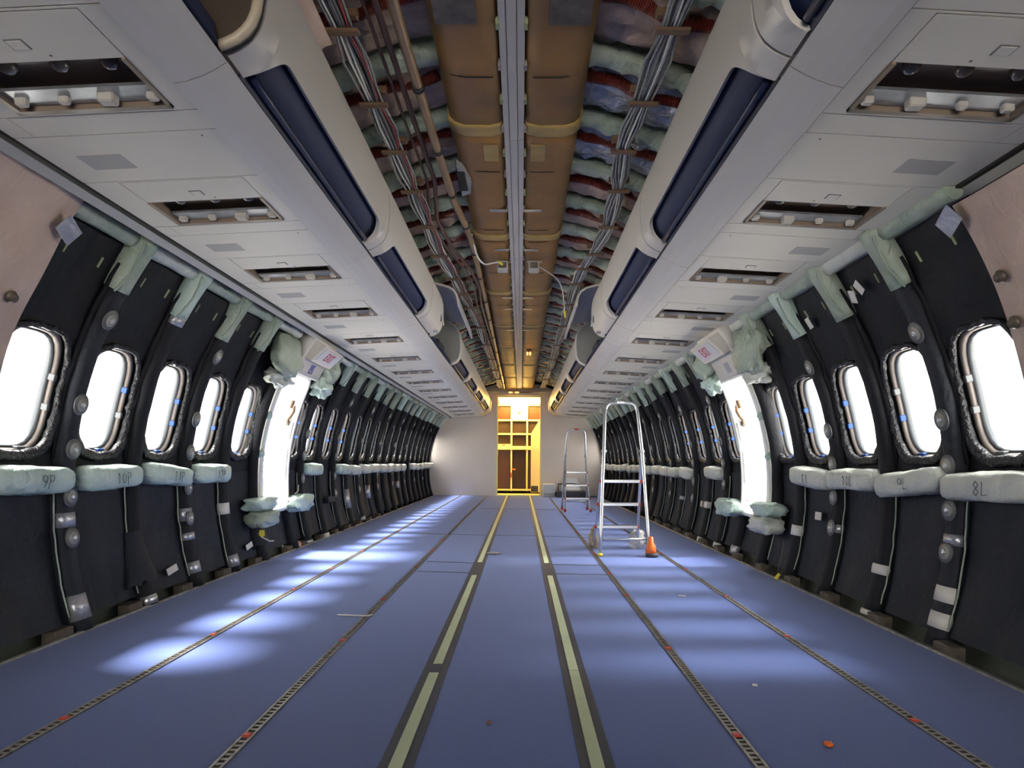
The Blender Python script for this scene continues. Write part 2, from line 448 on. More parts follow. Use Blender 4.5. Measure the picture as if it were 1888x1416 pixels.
def lower_blanket(sd, k):
    a, b = bay(sd, k) if k != 4 else (DOOR[sd][0]-.06, DOOR[sd][1]+.06)
    if b-a < .3: return
    yc = (a+b)/2; seed = k*2.7 + (80 if sd > 0 else 0)
    root = thing('lower_blanket', WZ(sd, yc, .02, 1.8), f'dusty black lower blanket, {bayname(k) if k != 4 else "right under the hatch sill"}, {SIDE[sd]}', 'insulation blanket', 'black lower wall blankets')
    zt = .305 if k == 4 else .63; zb = .035 + .03*abs(nz(seed, 1.3))
    def D(y, s, t):
        e = min(1, t*2.5)
        v = (s/1.8-ph(zb, 1.8))/(ph(zt, 1.8)-ph(zb, 1.8))
        return (.014 + .022*nz(y*3, s*2.2, seed) + .011*nz(y*8, s*5, seed))*e + .02*(1-v)*nz(y*14, s*2, seed)
    mb = MB(); bay_panel(mb, sd, a+.02, b-.02, ph(zb, 1.8), ph(zt, 1.8), 1.80, None, D)
    mb.build('blanket', 'blacklow', root)
    if k <= 10 and k != 4:
        pts = [W(sd, b-.055+.006*nz(j*.8, seed), ph(.06, 1.8)+(ph(.60, 1.8)-ph(.06, 1.8))*j/12, 1.775-.006*nz(j*.6, seed, 2)) for j in range(13)]
        MB().tube(pts, .0035, 6).build('edge_piping', 'green', root)
    if k in (1, 3) and sd < 0:
        MB().box(-.055, .055, -.018, .018, 0, .004, .001, frame(sd, yc+.02, ph(.12, 1.8), 1.765) @ Matrix.Rotation(.15, 4, 'Z')).build('tape_patch', 'papertape', root)
    if k == 2 and sd > 0:
        MB().box(-.03, .05, -.02, .025, 0, .004, .001, frame(sd, yc, ph(.40, 1.8), 1.772)).build('tape_patch', 'papertape', root)
for sd in (-1, 1):
    for k in range(-3, 23):
        if k != 4 and k > -2: upper_blanket(sd, k)
        lower_blanket(sd, k)

# pink blankets on the nearest bays
for sd in (-1, 1):
    for k in range(-4, -1):
        a, b = YF(sd, k), YF(sd, k+1); seed = k*1.7+sd*5
        def D(y, s, t): return .045+.03*min(1, t*2)+.02*nz(y*3, s*2.5, seed)
        mb = MB(); bay_panel(mb, sd, a, b+((.065 if sd < 0 else .03) if k == -2 else 0), rad(3.5), rad(37.2 if sd < 0 else 34.2), 1.80, None, D)
        lab = {-2: 'bare salmon blanket with brown knob, next to the nearest black bay', -3: 'bare salmon blanket one bay behind the knobbed one', -4: 'bare salmon blanket farthest behind the camera'}[k]
        root = thing('salmon_blanket', WZ(sd, (a+b)/2, 0.65, 1.75), f'{lab}, {SIDE[sd]}', 'insulation blanket', 'salmon wall blankets')
        mb.build('blanket', 'pink', root)
        if k == -2:
            for dy, z in ((-.05, 1.25),) if sd < 0 else ((-.05, 1.30), (-.03, 1.16)):
                MB().lathe([(.001, .018), (.014, .017), (.017, .008), (.022, .004), (.022, 0)], 14, frame(sd, b+dy, ph(z), 1.725)).build('knob', 'bracket', root)
            MB().box(-.05, .05, -.035, .035, 0, .003, .001, frame(sd, b+.03, rad(33), 1.722) @ Matrix.Rotation(.4*sd, 4, 'Z')).build('tape_patch', 'tape', root)

# ------------------------------------------------------------------ covered fuselage frames between the bays
DISC = {-1: (.38, .55, .745, .93, 1.28), 1: (.36, .525, .70, .88, 1.22)}
def make_frame(sd, k):
    y = YF(sd, k); seed = k*4.3+sd
    if k == 5: y = DOOR[sd][1]+.055
    if y > Y_END-.03: return
    root = thing('fuselage_frame', WZ(sd, y, .02, 1.76), f'black wrapped fuselage rib, {frname(k)}, {SIDE[sd]}', 'fuselage rib', 'black wrapped fuselage ribs')
    def sect(p, hw, r0, r1, wob=1.):
        yy = y + .008*nz(p*5, seed)*wob; hw = hw*(1+.12*nz(p*6, seed, 3)*wob)
        out = []
        for j in range(14):
            t = 2*pi*j/14; hx, hy = superell(hw, (r1-r0)/2, t, 3.2)
            out.append(W(sd, yy+hx, p, (r0+r1)/2+hy))
        return out
    top = ph(1.40 + .05*nz(seed, 7)) if k != 4 else ph(.30)
    n = 22
    MB().loft([sect(ph(.005)+(top-ph(.005))*i/n, .042, 1.742+.004*nz(i*.7, seed), 1.83) for i in range(n+1)]).build('rib_cover', 'black' if k > 0 else 'blacklow', root)
    if k != 4:
        t0 = top-rad(.4); t1 = rad(37)
        MB().loft([sect(t0+(t1-t0)*i/7, .052, 1.738, 1.83) for i in range(8)]).build('green_wrap', 'green' if (k*7+sd) % 3 else 'bolster', root)
        if k <= 12:
            pts = [W(sd, y-.056+.01*nz(i*.8, seed), rad(28.5+7.5*i/8), 1.745-.02*sin(pi*i/8)) for i in range(9)]
            MB().tube(pts, .0045, 6).build('wrap_edge', 'green', root)
    if k % 2 == 0 and k != 4:
        for z in DISC[sd]:
            o = MB().lathe([(.045, 0), (.044, .004), (.030, .006), (.001, .006)], 20, frame(sd, y, ph(z), 1.742)).build('washer_disc', 'discouter', root)
            MB().lathe([(.029, .005), (.028, .009), (.012, .011), (.001, .011)], 18, frame(sd, y, ph(z), 1.742)).build('washer_hub', 'disc', o)
            MB().lathe([(.013, .008), (.013, .014), (.005, .016), (.001, .012)], 10, frame(sd, y, ph(z), 1.742)).build('rivet', 'rivet', o)
    tp = {(-1,0): ((.455,.03,'tape'),(.10,.05,'tape')), (-1,2): ((.40,.035,'tape'),(.28,.02,'tape'),(.11,.03,'tape')), (-1,3): ((.40,.035,'papertape'),(.075,.035,'tape')), (-1,1): ((1.37,.02,'tape'),(.03,.02,'alu')),
          (1,0): ((.41,.022,'tape'),(.20,.03,'papertape'),(.10,.03,'papertape')), (1,1): ((.22,.022,'papertape'),(.02,.012,'papertape')), (1,2): ((.36,.022,'tape'),), (1,3): ((.30,.03,'papertape'),), (1,-1): ((.5,.02,'tape'),),
          (-1,9): ((.3,.10,'tape'),), (-1,11): ((.33,.08,'tape'),), (-1,15): ((.35,.05,'tape'),), (-1,10): ((.05,.02,'tape'),), (-1,6): ((.02,.015,'tape'),), (-1,7): ((.02,.02,'papertape'),),
          (1,6): ((.32,.03,'papertape'),(.03,.02,'papertape')), (1,7): ((.02,.02,'papertape'),), (1,9): ((.34,.02,'tape'),), (1,5): ((.05,.03,'tape'),(.40,.02,'tape'))}.get((sd, k), ())
    for z, hh, m in tp:
        MB().loft([sect(ph(z-hh), .045, 1.738, 1.80, 1.), sect(ph(z), .046, 1.737, 1.80, 1.), sect(ph(z+hh), .045, 1.738, 1.80, 1.)]).build('tape_wrap', m, root)
    if sd < 0 and k in (1, 4):
        mb = MB(); mb.loft([[W(sd, y-.02+(.05+.05*u)*cos(2*pi*j/18)*(1+.35*u*nz(j*.9, seed, u)), ph(.36-.25*u+.03*u*nz(j*2.3, seed)), 1.775-(.035+.03*u)*sin(2*pi*j/18)*(1+.5*u*nz(j*1.7, seed))) for j in range(18)] for u in (0, .25, .5, .75, 1)], True, False)
        mb.build('torn_skirt', 'blacklow', root)
    if -1 <= k <= 12:
        MB().box(*sorted((FX[sd]+sd*.012, FX[sd]+sd*.07)), y-.17, y-.06, -.05, .035, .004).build('foot_bracket', 'bracket', root)
for sd in (-1, 1):
    for k in range(0, 24): make_frame(sd, k)

# green rolls along the top of the black blankets
for sd in (-1, 1):
    for k in range(-1, 23):
        if k == 4: continue
        a, b = bay(sd, k); seed = k*1.9+sd*31
        if b-a < .3: continue
        mb = MB(); rows = []
        for i in range(9):
            y = a+.03+(b-a-.06)*i/8
            rows.append([W(sd, y, rad(35.6)+(.036+.008*nz(y*6, seed))*sin(2*pi*j/10)/1.76, 1.795+.030*cos(2*pi*j/10)*(1+.3*nz(y*5, seed, 2))) for j in range(10)])
        mb.loft(rows); tag(mb.build('top_insulation_roll', 'green' if k % 3 else 'bolster2'), f'pale green insulation roll under the ceiling edge, {bayname(k)}, {SIDE[sd]}', 'insulation roll', 'green rolls under the ceiling edge')

# ------------------------------------------------------------------ bolsters with handwritten marks
STROKE = {'9': [[(.85,.6),(.5,.42),(.15,.6),(.15,.85),(.5,1),(.85,.85),(.85,.5),(.6,0)]], '1': [[(.3,.8),(.55,1),(.5,0)]],
 '0': [[(.5,1),(.15,.7),(.15,.3),(.5,0),(.85,.3),(.85,.7),(.5,1)]], '2': [[(.15,.8),(.45,1),(.8,.8),(.7,.5),(.15,0),(.9,.02)]],
 '8': [[(.5,.52),(.15,.75),(.5,1),(.85,.75),(.5,.52),(.12,.25),(.5,0),(.88,.25),(.5,.52)]], 'L': [[(.2,1),(.15,0),(.8,.05)]], 'P': [[(.2,1),(.2,-.15)],[(.2,1),(.75,.95),(.75,.55),(.2,.45)]], ' ': []}
def bolster(sd, k, text=None, dy=0., tilt=0., z=.625, m='bolster', hh=.055, ext=0.):
    a, b = bay(sd, k); a += .03-ext; b -= .03-ext; seed = k*5.7+sd*3
    a += dy; b += dy
    pc = ph(z, 1.75)
    def pt(u, t, off=0.):
        y = a+(b-a)*u; e = max(0., 1-abs(2*u-1)**7)**.30
        c, s_ = cos(t), sin(t); q = lambda v: math.copysign(abs(v)**.55, v)
        n = 1+.13*nz(y*6, c*2, s_*2+seed)+.06*nz(y*17, c*4, s_*4+seed)
        cc, bb = .062*q(c)*n*e, hh*q(s_)*n*e
        return W(sd, y, pc+(bb+tilt*(u-.5))/1.75, 1.742-cc-off)
    mb = MB(); nu = 22
    mb.loft([[pt(.002+.996*i/nu, 2*pi*j/16) for j in range(16)] for i in range(nu+1)])
    lab = f'handwritten {text}' if text else 'no writing'
    where = f'{bayname(k)}, {SIDE[sd]}'
    root = thing('bolster', W(sd, (a+b)/2, pc-.03, 1.75), f'wrapped pale bolster with {lab}, {where}', 'insulation bolster', 'pale bolsters below the windows')
    mb.build('cushion', m, root)
    if text:
        sz = .05; pen = .0; mk = MB()
        tot = len(text)*sz*.8
        for ch in text:
            for st in STROKE[ch]:
                P = []
                for i in range(len(st)-1):
                    for q in range(4):
                        f = q/4; P.append((st[i][0]+(st[i+1][0]-st[i][0])*f, st[i][1]+(st[i+1][1]-st[i][1])*f))
                P.append(st[-1]); pp = []
                for px, py in P:
                    lx = pen+px*sz*.7-tot/2; ly = (py-.55)*sz
                    u = ((a+b)/2+(lx if sd < 0 else -lx)+.03*sd*-1-a)/(b-a)
                    sn = max(-.99, min(.99, ly/hh)); t = math.asin(math.copysign(abs(sn)**(1/.55), sn))
                    pp.append(pt(u, t, .0012))
                mk.tube(pp, .0013, 5)
            pen += sz*.8
        mk.build('lettering', 'ink', root)
for k, t, m in ((-1,'9P','bolster'),(0,'10P','bolster'),(1,'11P','bolster'),(2,'12P','bolster')): bolster(-1, k, t, m=m, tilt={-1:-.01,0:.01,1:-.03,2:.0}[k])
for k, t in ((-1,'8L'),(0,'9L'),(1,'10L'),(2,'11')): bolster(1, k, t, m='bolster2', tilt={-1:-.01,0:-.045,1:0,2:.035}[k], ext=.03)
for k in range(6, 23):
    if k not in (7, 16): bolster(-1, k, m='bolster' if k < 9 else 'bolster2', tilt=.05*nz(k*1.37+.5, 5), z=.61+.03*nz(k*2.31, 3.3), ext=-.015-.02*abs(nz(k*1.9, 8)))
    if k != 7: bolster(1, k, m='bolster2', tilt=.06*nz(k*1.73+.5, 9), z=.61+.03*nz(k*2.17, 6.3), ext=-.015-.025*abs(nz(k*1.6, 2)))

# ------------------------------------------------------------------ exit hatches
def lump(mb, c, r, seed, n=12, amp=.3, sq=1.):
    rows = []
    for i in range(n+1):
        th = pi*i/n; row = []
        for j in range(n+4):
            p = 2*pi*j/(n+4); d = Vector((sin(th)*cos(p), sin(th)*sin(p), cos(th)))
            if sq < 1: d = Vector([math.copysign(abs(v)**sq, v) for v in d])
            f = 1+amp*nz(d.x*2.2+seed, d.y*2.2, d.z*2.2)+amp*.4*nz(d.x*6+seed, d.y*6, d.z*6)
            row.append(Vector((c[0]+d.x*r[0]*f, c[1]+d.y*r[1]*f, c[2]+d.z*r[2]*f)))
        rows.append(row)
    mb.loft(rows, True, False)
for sd in (-1, 1):
    a, b = DOOR[sd]; z0, z1 = .335, 1.36
    s0, s1 = ph(z0, 1.8)*1.8, ph(z1, 1.8)*1.8; sc = (s0+s1)/2; hh = (s1-s0)/2; hw = (b-a)/2; yc = (a+b)/2
    root = thing(f'door_{1 if sd < 0 else 2}', WZ(sd, yc, z0, 1.8), f'open emergency exit hatch with white lining, {SIDE[sd]}', 'exit hatch'); root['kind'] = 'structure'
    N = 64
    def ring(R, gx, gy): return [W(sd, yc+superell(hw+gx, hh+gy, 2*pi*i/N, 8)[0], (sc+superell(hw+gx, hh+gy, 2*pi*i/N, 8)[1])/1.8, R) for i in range(N)]
    MB().loft([ring(1.745, .03, .03), ring(1.728, .022, .022), ring(1.728, .002, .002), ring(1.745, 0, 0), ring(1.80, -.004, -.004), ring(1.805, -.018, -.018), ring(1.87, -.022, -.022), ring(1.91, -.022, -.022)], True, False).build('hatch_lining', 'door', root)
    fr = frame(sd, b-.03, ph(.45), 1.79)
    def far_box(y0, y1, z0_, z1_, r0, r1, m, name):
        mb = MB(); rows = [[W(sd, y, ph(z, 1.8), r) for y, r in ((y0, r0), (y1, r0), (y1, r1), (y0, r1))] for z in (z0_, (z0_+z1_)/2, z1_)]
        mb.loft(rows, smooth=False); return mb.build(name, m, root)
    far_box(b-.012, b-.005, .40, .425, 1.76, 1.80, 'red', 'red_marking')
    far_box(b-.012, b-.003, .55, .80, 1.742, 1.745, 'decal', 'seal_slot')
    far_box(b-.012, b-.003, .88, 1.02, 1.742, 1.745, 'decal', 'seal_slot')
    mb = MB(); mb.tube([W(sd, b-.03, ph(z, 1.8), r) for z, r in ((1.14,1.77),(1.10,1.76),(1.06,1.77),(1.03,1.785),(1.00,1.78))], .011, 8)
    mb.box(-.02, .02, -.03, .03, 0, .015, .003, frame(sd, b-.02, ph(1.13), 1.80)); mb.build('hatch_latch', 'clamp', root)
    MB().box(-.012, .012, -.02, .02, 0, .02, .003, frame(sd, b-.02, ph(.99), 1.79)).build('hatch_latch', 'bracket', root)
    mb = MB(); mb.box(-.05, .0, -.012, .012, 0, .02, .003, frame(sd, a+.03, ph(1.345), 1.75)); mb.build('orange_catch', 'orange', root)

    # lining panel with EXIT sign above the hatch
    pa, pb = (4.87, 5.44) if sd < 0 else (4.48, 5.03)
    zb = 1.345 if sd < 0 else 1.30
    pr = thing('exit_panel', WZ(sd, (pa+pb)/2, zb, 1.70), f'cream lining panel with EXIT sign above the hatch, {SIDE[sd]}', 'exit panel', 'exit panels above the hatches')
    pm = (pa+pb)/2; hwp = (pb-pa)/2
    q0, q1 = ph(zb, 1.71), rad(37.5)
    rows = []
    for i in range(9):
        p = q0+(q1-q0)*i/8
        rows.append([W(sd, y, p, r) for y, r in ((pa, 1.80), (pa, 1.715), (pa+.012, 1.705), (pb-.012, 1.705), (pb, 1.715), (pb, 1.80))])
    MB().loft(rows).build('panel', 'exitpanel', pr)
    MB().tube([W(sd, pa+.01+(pb-pa-.02)*i/6, q0-.004, 1.71) for i in range(7)], .010, 8).build('lower_lip', 'door', pr)
    fr = frame(sd, pm, rad(34.0), 1.71)
    hb = .235
    mb = MB(); mb.loft([[(-hb,-.065,0),(hb,-.065,0),(hb,.085,0),(-hb,.085,0)], [(-hb,-.065,.05),(hb,-.065,.05),(hb,.085,.085),(-hb,.085,.085)], [(-hb+.008,-.057,.058),(hb-.008,-.057,.058),(hb-.008,.077,.091),(-hb+.008,.077,.091)]], smooth=False, Mx=fr)
    sg = mb.build('sign_box', 'exitpanel', pr)
    tl = math.atan2(.033, .134)
    ff = fr @ Matrix.Translation((0, .01, .0755)) @ Matrix.Rotation(tl, 4, 'X')
    MB().box(-hb+.035, hb-.03, -.052, .052, 0, .003, .001, ff).build('sign_face', 'exitface', sg)
    cu = bpy.data.curves.new('t', 'FONT'); cu.body = 'EXIT'; cu.size = .105; cu.align_x = 'CENTER'; cu.align_y = 'CENTER'; cu.extrude = .001
    to = bpy.data.objects.new('t', cu); COL.objects.link(to); bpy.context.view_layer.update()
    me = bpy.data.meshes.new_from_object(to.evaluated_get(bpy.context.evaluated_depsgraph_get())); bpy.data.objects.remove(to)
    mb = MB(); mb.add([v.co for v in me.vertices], [list(p.vertices) for p in me.polygons], False, ff @ Matrix.Translation((0, 0, .0042)) @ Matrix.Diagonal((.8, 1, 1, 1)))
    mb.build('exit_lettering', 'exitred', sg)
    MB().box(-hb+.04, hb-.04, -.068, -.064, .012, .042, 0, fr).build('lower_lens', 'purplegrey', sg)
    MB().box(-.06, .05, -.070, -.0665, .016, .038, 0, fr).build('amber_lens', 'ductband', sg)
    fp = frame(sd, pm+.02*sd*-1, rad(28.6 if sd > 0 else 29.6), 1.7065)
    plc = MB().box(-.05, .05, -.05, .05, 0, .002, 0, fp).build('hatch_placard', 'purple' if sd < 0 else 'purplegrey', pr)
    mk = MB(); mk.tube([fp @ Vector(v) for v in ((-.035,-.02,.003),(-.015,-.005,.003),(-.005,-.02,.003),(.01,-.02,.003))], .0018, 5); mk.tube([fp @ Vector(v) for v in ((.012,-.03,.003),(.03,-.005,.003),(.03,.012,.003))], .0018, 5)
    mk.tube([fp @ Vector((.033+.006*cos(q), .016+.006*sin(q), .003)) for q in [i*pi/4 for i in range(8)]], .0018, 5, True)
    mk.build('placard_symbol', 'cablewhite', plc)
    # crumpled green blankets either side of the panel
    for nm, yy, z, r, m, lab in (('bag', pa-.22, 1.42, (.075,.21,.16), 'green', 'large smooth green insulation bag before the EXIT panel'), ('rag', pa-.17, 1.27, (.07,.17,.06), 'bolster2', 'crumpled white film hanging before the EXIT panel'),
                              ('rag', pb+.17, 1.32, (.08,.15,.09), 'bolster', 'crumpled grey film bunch beyond the EXIT panel'), ('bag', pb+.13, 1.46, (.08,.12,.12), 'green', 'small green insulation bag beyond the EXIT panel')):
        c = WZ(sd, yy, z, 1.72); mb = MB(); lump(mb, c, r, yy*3+sd, 14, .35 if nm == 'bag' else .6)
        tag(mb.build('insulation_'+nm, m), f'{lab}, {SIDE[sd]}', 'insulation '+nm)
    # bolsters at the hatch corners near the floor
    for yy, z, r, m, lab in ((a-.13, .40, (.075,.17,.045), 'bolster', 'upper of two stacked pale bolsters before the hatch sill'), (a-.13, .30, (.085,.15,.055), 'green' if sd < 0 else 'bolster2', 'lower of two stacked pale bolsters before the hatch sill'),
                             (b+.16, .36, (.08,.20,.065), 'bolster', 'slumped pale bolster beyond the hatch sill')):
        c = WZ(sd, yy, z, 1.70); mb = MB(); lump(mb, c, r, yy+z*9+sd, 18, .28, .55)
        tag(mb.build('hatch_bolster', m), f'{lab}, {SIDE[sd]}', 'insulation bolster')
    for z in (.75, 1.02):
        mb = MB(); lump(mb, WZ(sd, a-.05, z, 1.735), (.025,.035,.028), z, 10, .4)
        tag(mb.build('foam_wad', 'bolster'), f'{"upper" if z > .9 else "lower"} small film wad on the near hatch edge, {SIDE[sd]}', 'wad')
    # short black covers at both edges of the hatch
    mb = MB()
    for yy in (a-.095,):
        mb.loft([[W(sd, yy+superell(.028, .04, 2*pi*j/12, 3)[0], ph(.3)+(ph(1.36)-ph(.3))*i/14, 1.775+superell(.028, .045, 2*pi*j/12, 3)[1]+.004*nz(i*.8, yy)) for j in range(12)] for i in range(15)])
    tag(mb.build('hatch_edge_cover', 'black'), f'black wrapped cover on the near edge of the hatch, {SIDE[sd]}', 'edge cover')

# ------------------------------------------------------------------ ceiling: service units, fillers, panels
XO = {-1: -1.427, 1: 1.393}; XI = {-1: -.859, 1: .786}
def CX(sd, u): return XO[sd]+(XI[sd]-XO[sd])*u
def CZ(u): return 1.60+.031*u
def cbox(mb, sd, u0, u1, y0, y1, t0, t1, bev=0):
    """box on the sloping ceiling, t = height above its face"""
    A, B = CX(sd, u0), CX(sd, u1); za, zb = CZ(u0), CZ(u1)
    mb.loft([[(A, y0, za+t0), (B, y0, zb+t0), (B, y1, zb+t0), (A, y1, za+t0)], [(A, y0, za+t1), (B, y0, zb+t1), (B, y1, zb+t1), (A, y1, za+t1)]], smooth=False)
FE = [.90, 1.79, 2.62, 3.455, 4.33, 5.28, 6.22, 7.12, 8.0, 8.9, 9.79, 10.68, 11.57, 12.46, 13.35]
def service_unit(sd, i):
    e = FE[i]; y0, y1 = e-.40, e+.012
    root = thing('service_unit', (CX(sd,.5), e-.2, CZ(.5)), f'white passenger service unit with lamp recess, {ORD[i] if i else "overhead"}{" along the ceiling" if i else " at the camera"}, {SIDE[sd]}', 'service unit', 'passenger service units')
    mb = MB()
    cbox(mb, sd, .004, .19, y0, y1, 0, .012); cbox(mb, sd, .905, .996, y0, y1, 0, .012); cbox(mb, sd, .19, .905, e-.004, y1, 0, .012); cbox(mb, sd, .19, .905, y0, y0+.006, 0, .012)
    mb.build('panel', 'ceil', root)
    mb = MB(); cbox(mb, sd, .196, .899, y0+.010, e-.222, 0, .010); fl = mb.build('flap', 'ceil', root)
    mb = MB(); cbox(mb, sd, .515, .585, e-.305, e-.268, -.0015, 0); la = mb.build('latch', 'decal', fl); mb = MB(); cbox(mb, sd, .521, .579, e-.302, e-.271, -.003, -.001); mb.build('latch_face', 'ceil', la)
    mb = MB(); cbox(mb, sd, .62, .63, e-.245, e-.239, -.001, 0); mb.build('pin_hole', 'decal', fl)
    # recess
    u0, u1, ya, yb = .19, .905, e-.222, e-.004
    mb = MB()
    P = lambda u, y, t: (CX(sd, u), y, CZ(u)+t)
    mb.add([P(u0,ya,0),P(u1,ya,0),P(u1,yb,0),P(u0,yb,0),P(u0,ya,.052),P(u1,ya,.052),P(u1,yb,.036),P(u0,yb,.036)], [[0,1,5,4],[1,2,6,5],[2,3,7,6],[3,0,4,7],[4,5,6,7]])
    rec = mb.build('recess', 'brown', root)
    mb = MB(); cbox(mb, sd, u0+.003, u1-.003, yb-.018, yb, -.005, .03); cbox(mb, sd, u0+.003, u0+.03, ya, yb, -.005, .02); cbox(mb, sd, u1-.02, u1-.003, ya, yb, -.005, .012); mb.build('bezel', 'brown', root)
    mb = MB(); cbox(mb, sd, u0+.035, u1-.03, yb-.092, yb-.022, .008, .016); pl = mb.build('steel_plate', 'plate', root)
    for u, s_ in ((.27, .75), (.46, .68), (.655, 1.1), (.855, .75)):
        uu = u if sd < 0 else u
        mb = MB(); c = (CX(sd, uu), yb-.052, CZ(uu)); r = .019*s_
        mb.box(c[0]-r, c[0]+r, c[1]-r*.8, c[1]+r*.8, c[2]-.012*s_, c[2]+.014, .004); mb.build('switch_block', 'knob', root)
    if i <= 6:
        for u in (.33, .55, .76):
            c = (CX(sd, u), e-.150, CZ(u)+.040)
            MB().lathe([(.02, .004), (.022, -.006), (.014, -.018), (.001, -.022)], 14, Matrix.Translation(c)).build('reading_lamp', 'dome', root)
    return root
for sd in (-1, 1):
    mb = MB(); cbox(mb, sd, -.01, 1.03, Y_BACK, Y_END-.03, .115, .12); trim(mb, 'gap', f'dark backing above the ceiling panels, {SIDE[sd]}', 'backing')
    for i in range(len(FE)):
        if i == 0: continue
        service_unit(sd, i)
        e = FE[i]; nx = FE[i+1]-.405 if i+1 < len(FE) else Y_END-.04
        mb = MB(); cbox(mb, sd, .11, .996, e+.017, e+.118, 0, .012); cbox(mb, sd, .004, .106, e+.017, e+.118, 0, .012)
        if e+.13 < Y_END: tag(mb.build('ceiling_strip', 'ceil'), f'narrow blank white strip right after the {ORD[i]} service unit, {SIDE[sd]}', 'ceiling panel', 'narrow filler strips', 'thing')
        if nx-e > .16:
            root = thing('ceiling_tile', (CX(sd,.5), (e+nx)/2, CZ(.5)), f'white ceiling panel with grey placard patch after the {ORD[i]} service unit, {SIDE[sd]}', 'ceiling panel', 'placard ceiling panels'); root['kind'] = 'thing'
            mb = MB(); cbox(mb, sd, .004, .996, e+.123, nx, 0, .012); mb.build('panel', 'ceil', root)
            if nx-e > .3:
                mb = MB(); cbox(mb, sd, .17, .40, e+.24, e+.335, -.0012, 0); mb.build('placard', 'plac', root)
                mb = MB(); cbox(mb, sd, .90, .908, e+.15, e+.156, -.001, 0); mb.build('pin_hole', 'decal', root)
    # first panel over the camera
    mb = MB(); cbox(mb, sd, .004, .996, Y_BACK, FE[1]-.405, 0, .012); tag(mb.build('ceiling_tile', 'ceil'), f'plain white ceiling panel above the camera, {SIDE[sd]}', 'ceiling panel', None, 'thing')
    # outboard edge: black rubber and grey trim
    x = XO[sd]
    mb = MB(); mb.box(*sorted((x+sd*.002, x+sd*.020)), Y_BACK, Y_END-.03, 1.594, 1.625); trim(mb, 'rubber', f'black rubber strip along the outer ceiling edge, {SIDE[sd]}', 'rubber strip')
    mb = MB(); mb.loft([[(x+sd*.021, y, 1.592), (x+sd*.050, y, 1.575), (x+sd*.056, y, 1.585), (x+sd*.024, y, 1.625)] for y in (Y_BACK, Y_END-.03)], smooth=False); trim(mb, 'trimgrey', f'grey trim outside the rubber strip, {SIDE[sd]}', 'trim')

# ------------------------------------------------------------------ overhead bins
BC = -.037
def BX(sd, h): return BC+sd*h
DOORP = [(.687,.988),(.668,.995),(.646,1.006),(.626,1.022),(.610,1.043),(.600,1.068),(.594,1.10),(.589,1.15),(.588,1.20),(.590,1.25),(.600,1.295),(.620,1.335),(.650,1.37),(.690,1.40),(.735,1.425)]
def along(prof, t):
    t = max(0., min(1., t))*(len(prof)-1); i = min(int(t), len(prof)-2); f = t-i
    return (prof[i][0]+(prof[i+1][0]-prof[i][0])*f, prof[i][1]+(prof[i+1][1]-prof[i][1])*f)
BINS = [(.14,1.662),(1.667,3.208),(3.213,4.748),(4.753,5.428),(5.433,6.948),(6.953,8.498),(8.503,10.02),(10.03,11.54),(11.55,13.55)]
def shell(mb, sd, prof, ya, yb, th=.012, n=2, inward=1):
    """sheet along a section, thickened away from the cabin"""
    out = []
    for q, (h, z) in enumerate(prof):
        a = prof[max(0, q-1)]; b = prof[min(len(prof)-1, q+1)]
        tx, tz = b[0]-a[0], b[1]-a[1]; l = math.hypot(tx, tz) or 1
        out.append((h+tz/l*th*inward, z-tx/l*th*inward))
    loop = prof+out[::-1]
    mb.loft([[(BX(sd, h), y, H+z) for h, z in loop] for y in [ya+(yb-ya)*i/(n-1) for i in range(n)]], smooth=False)
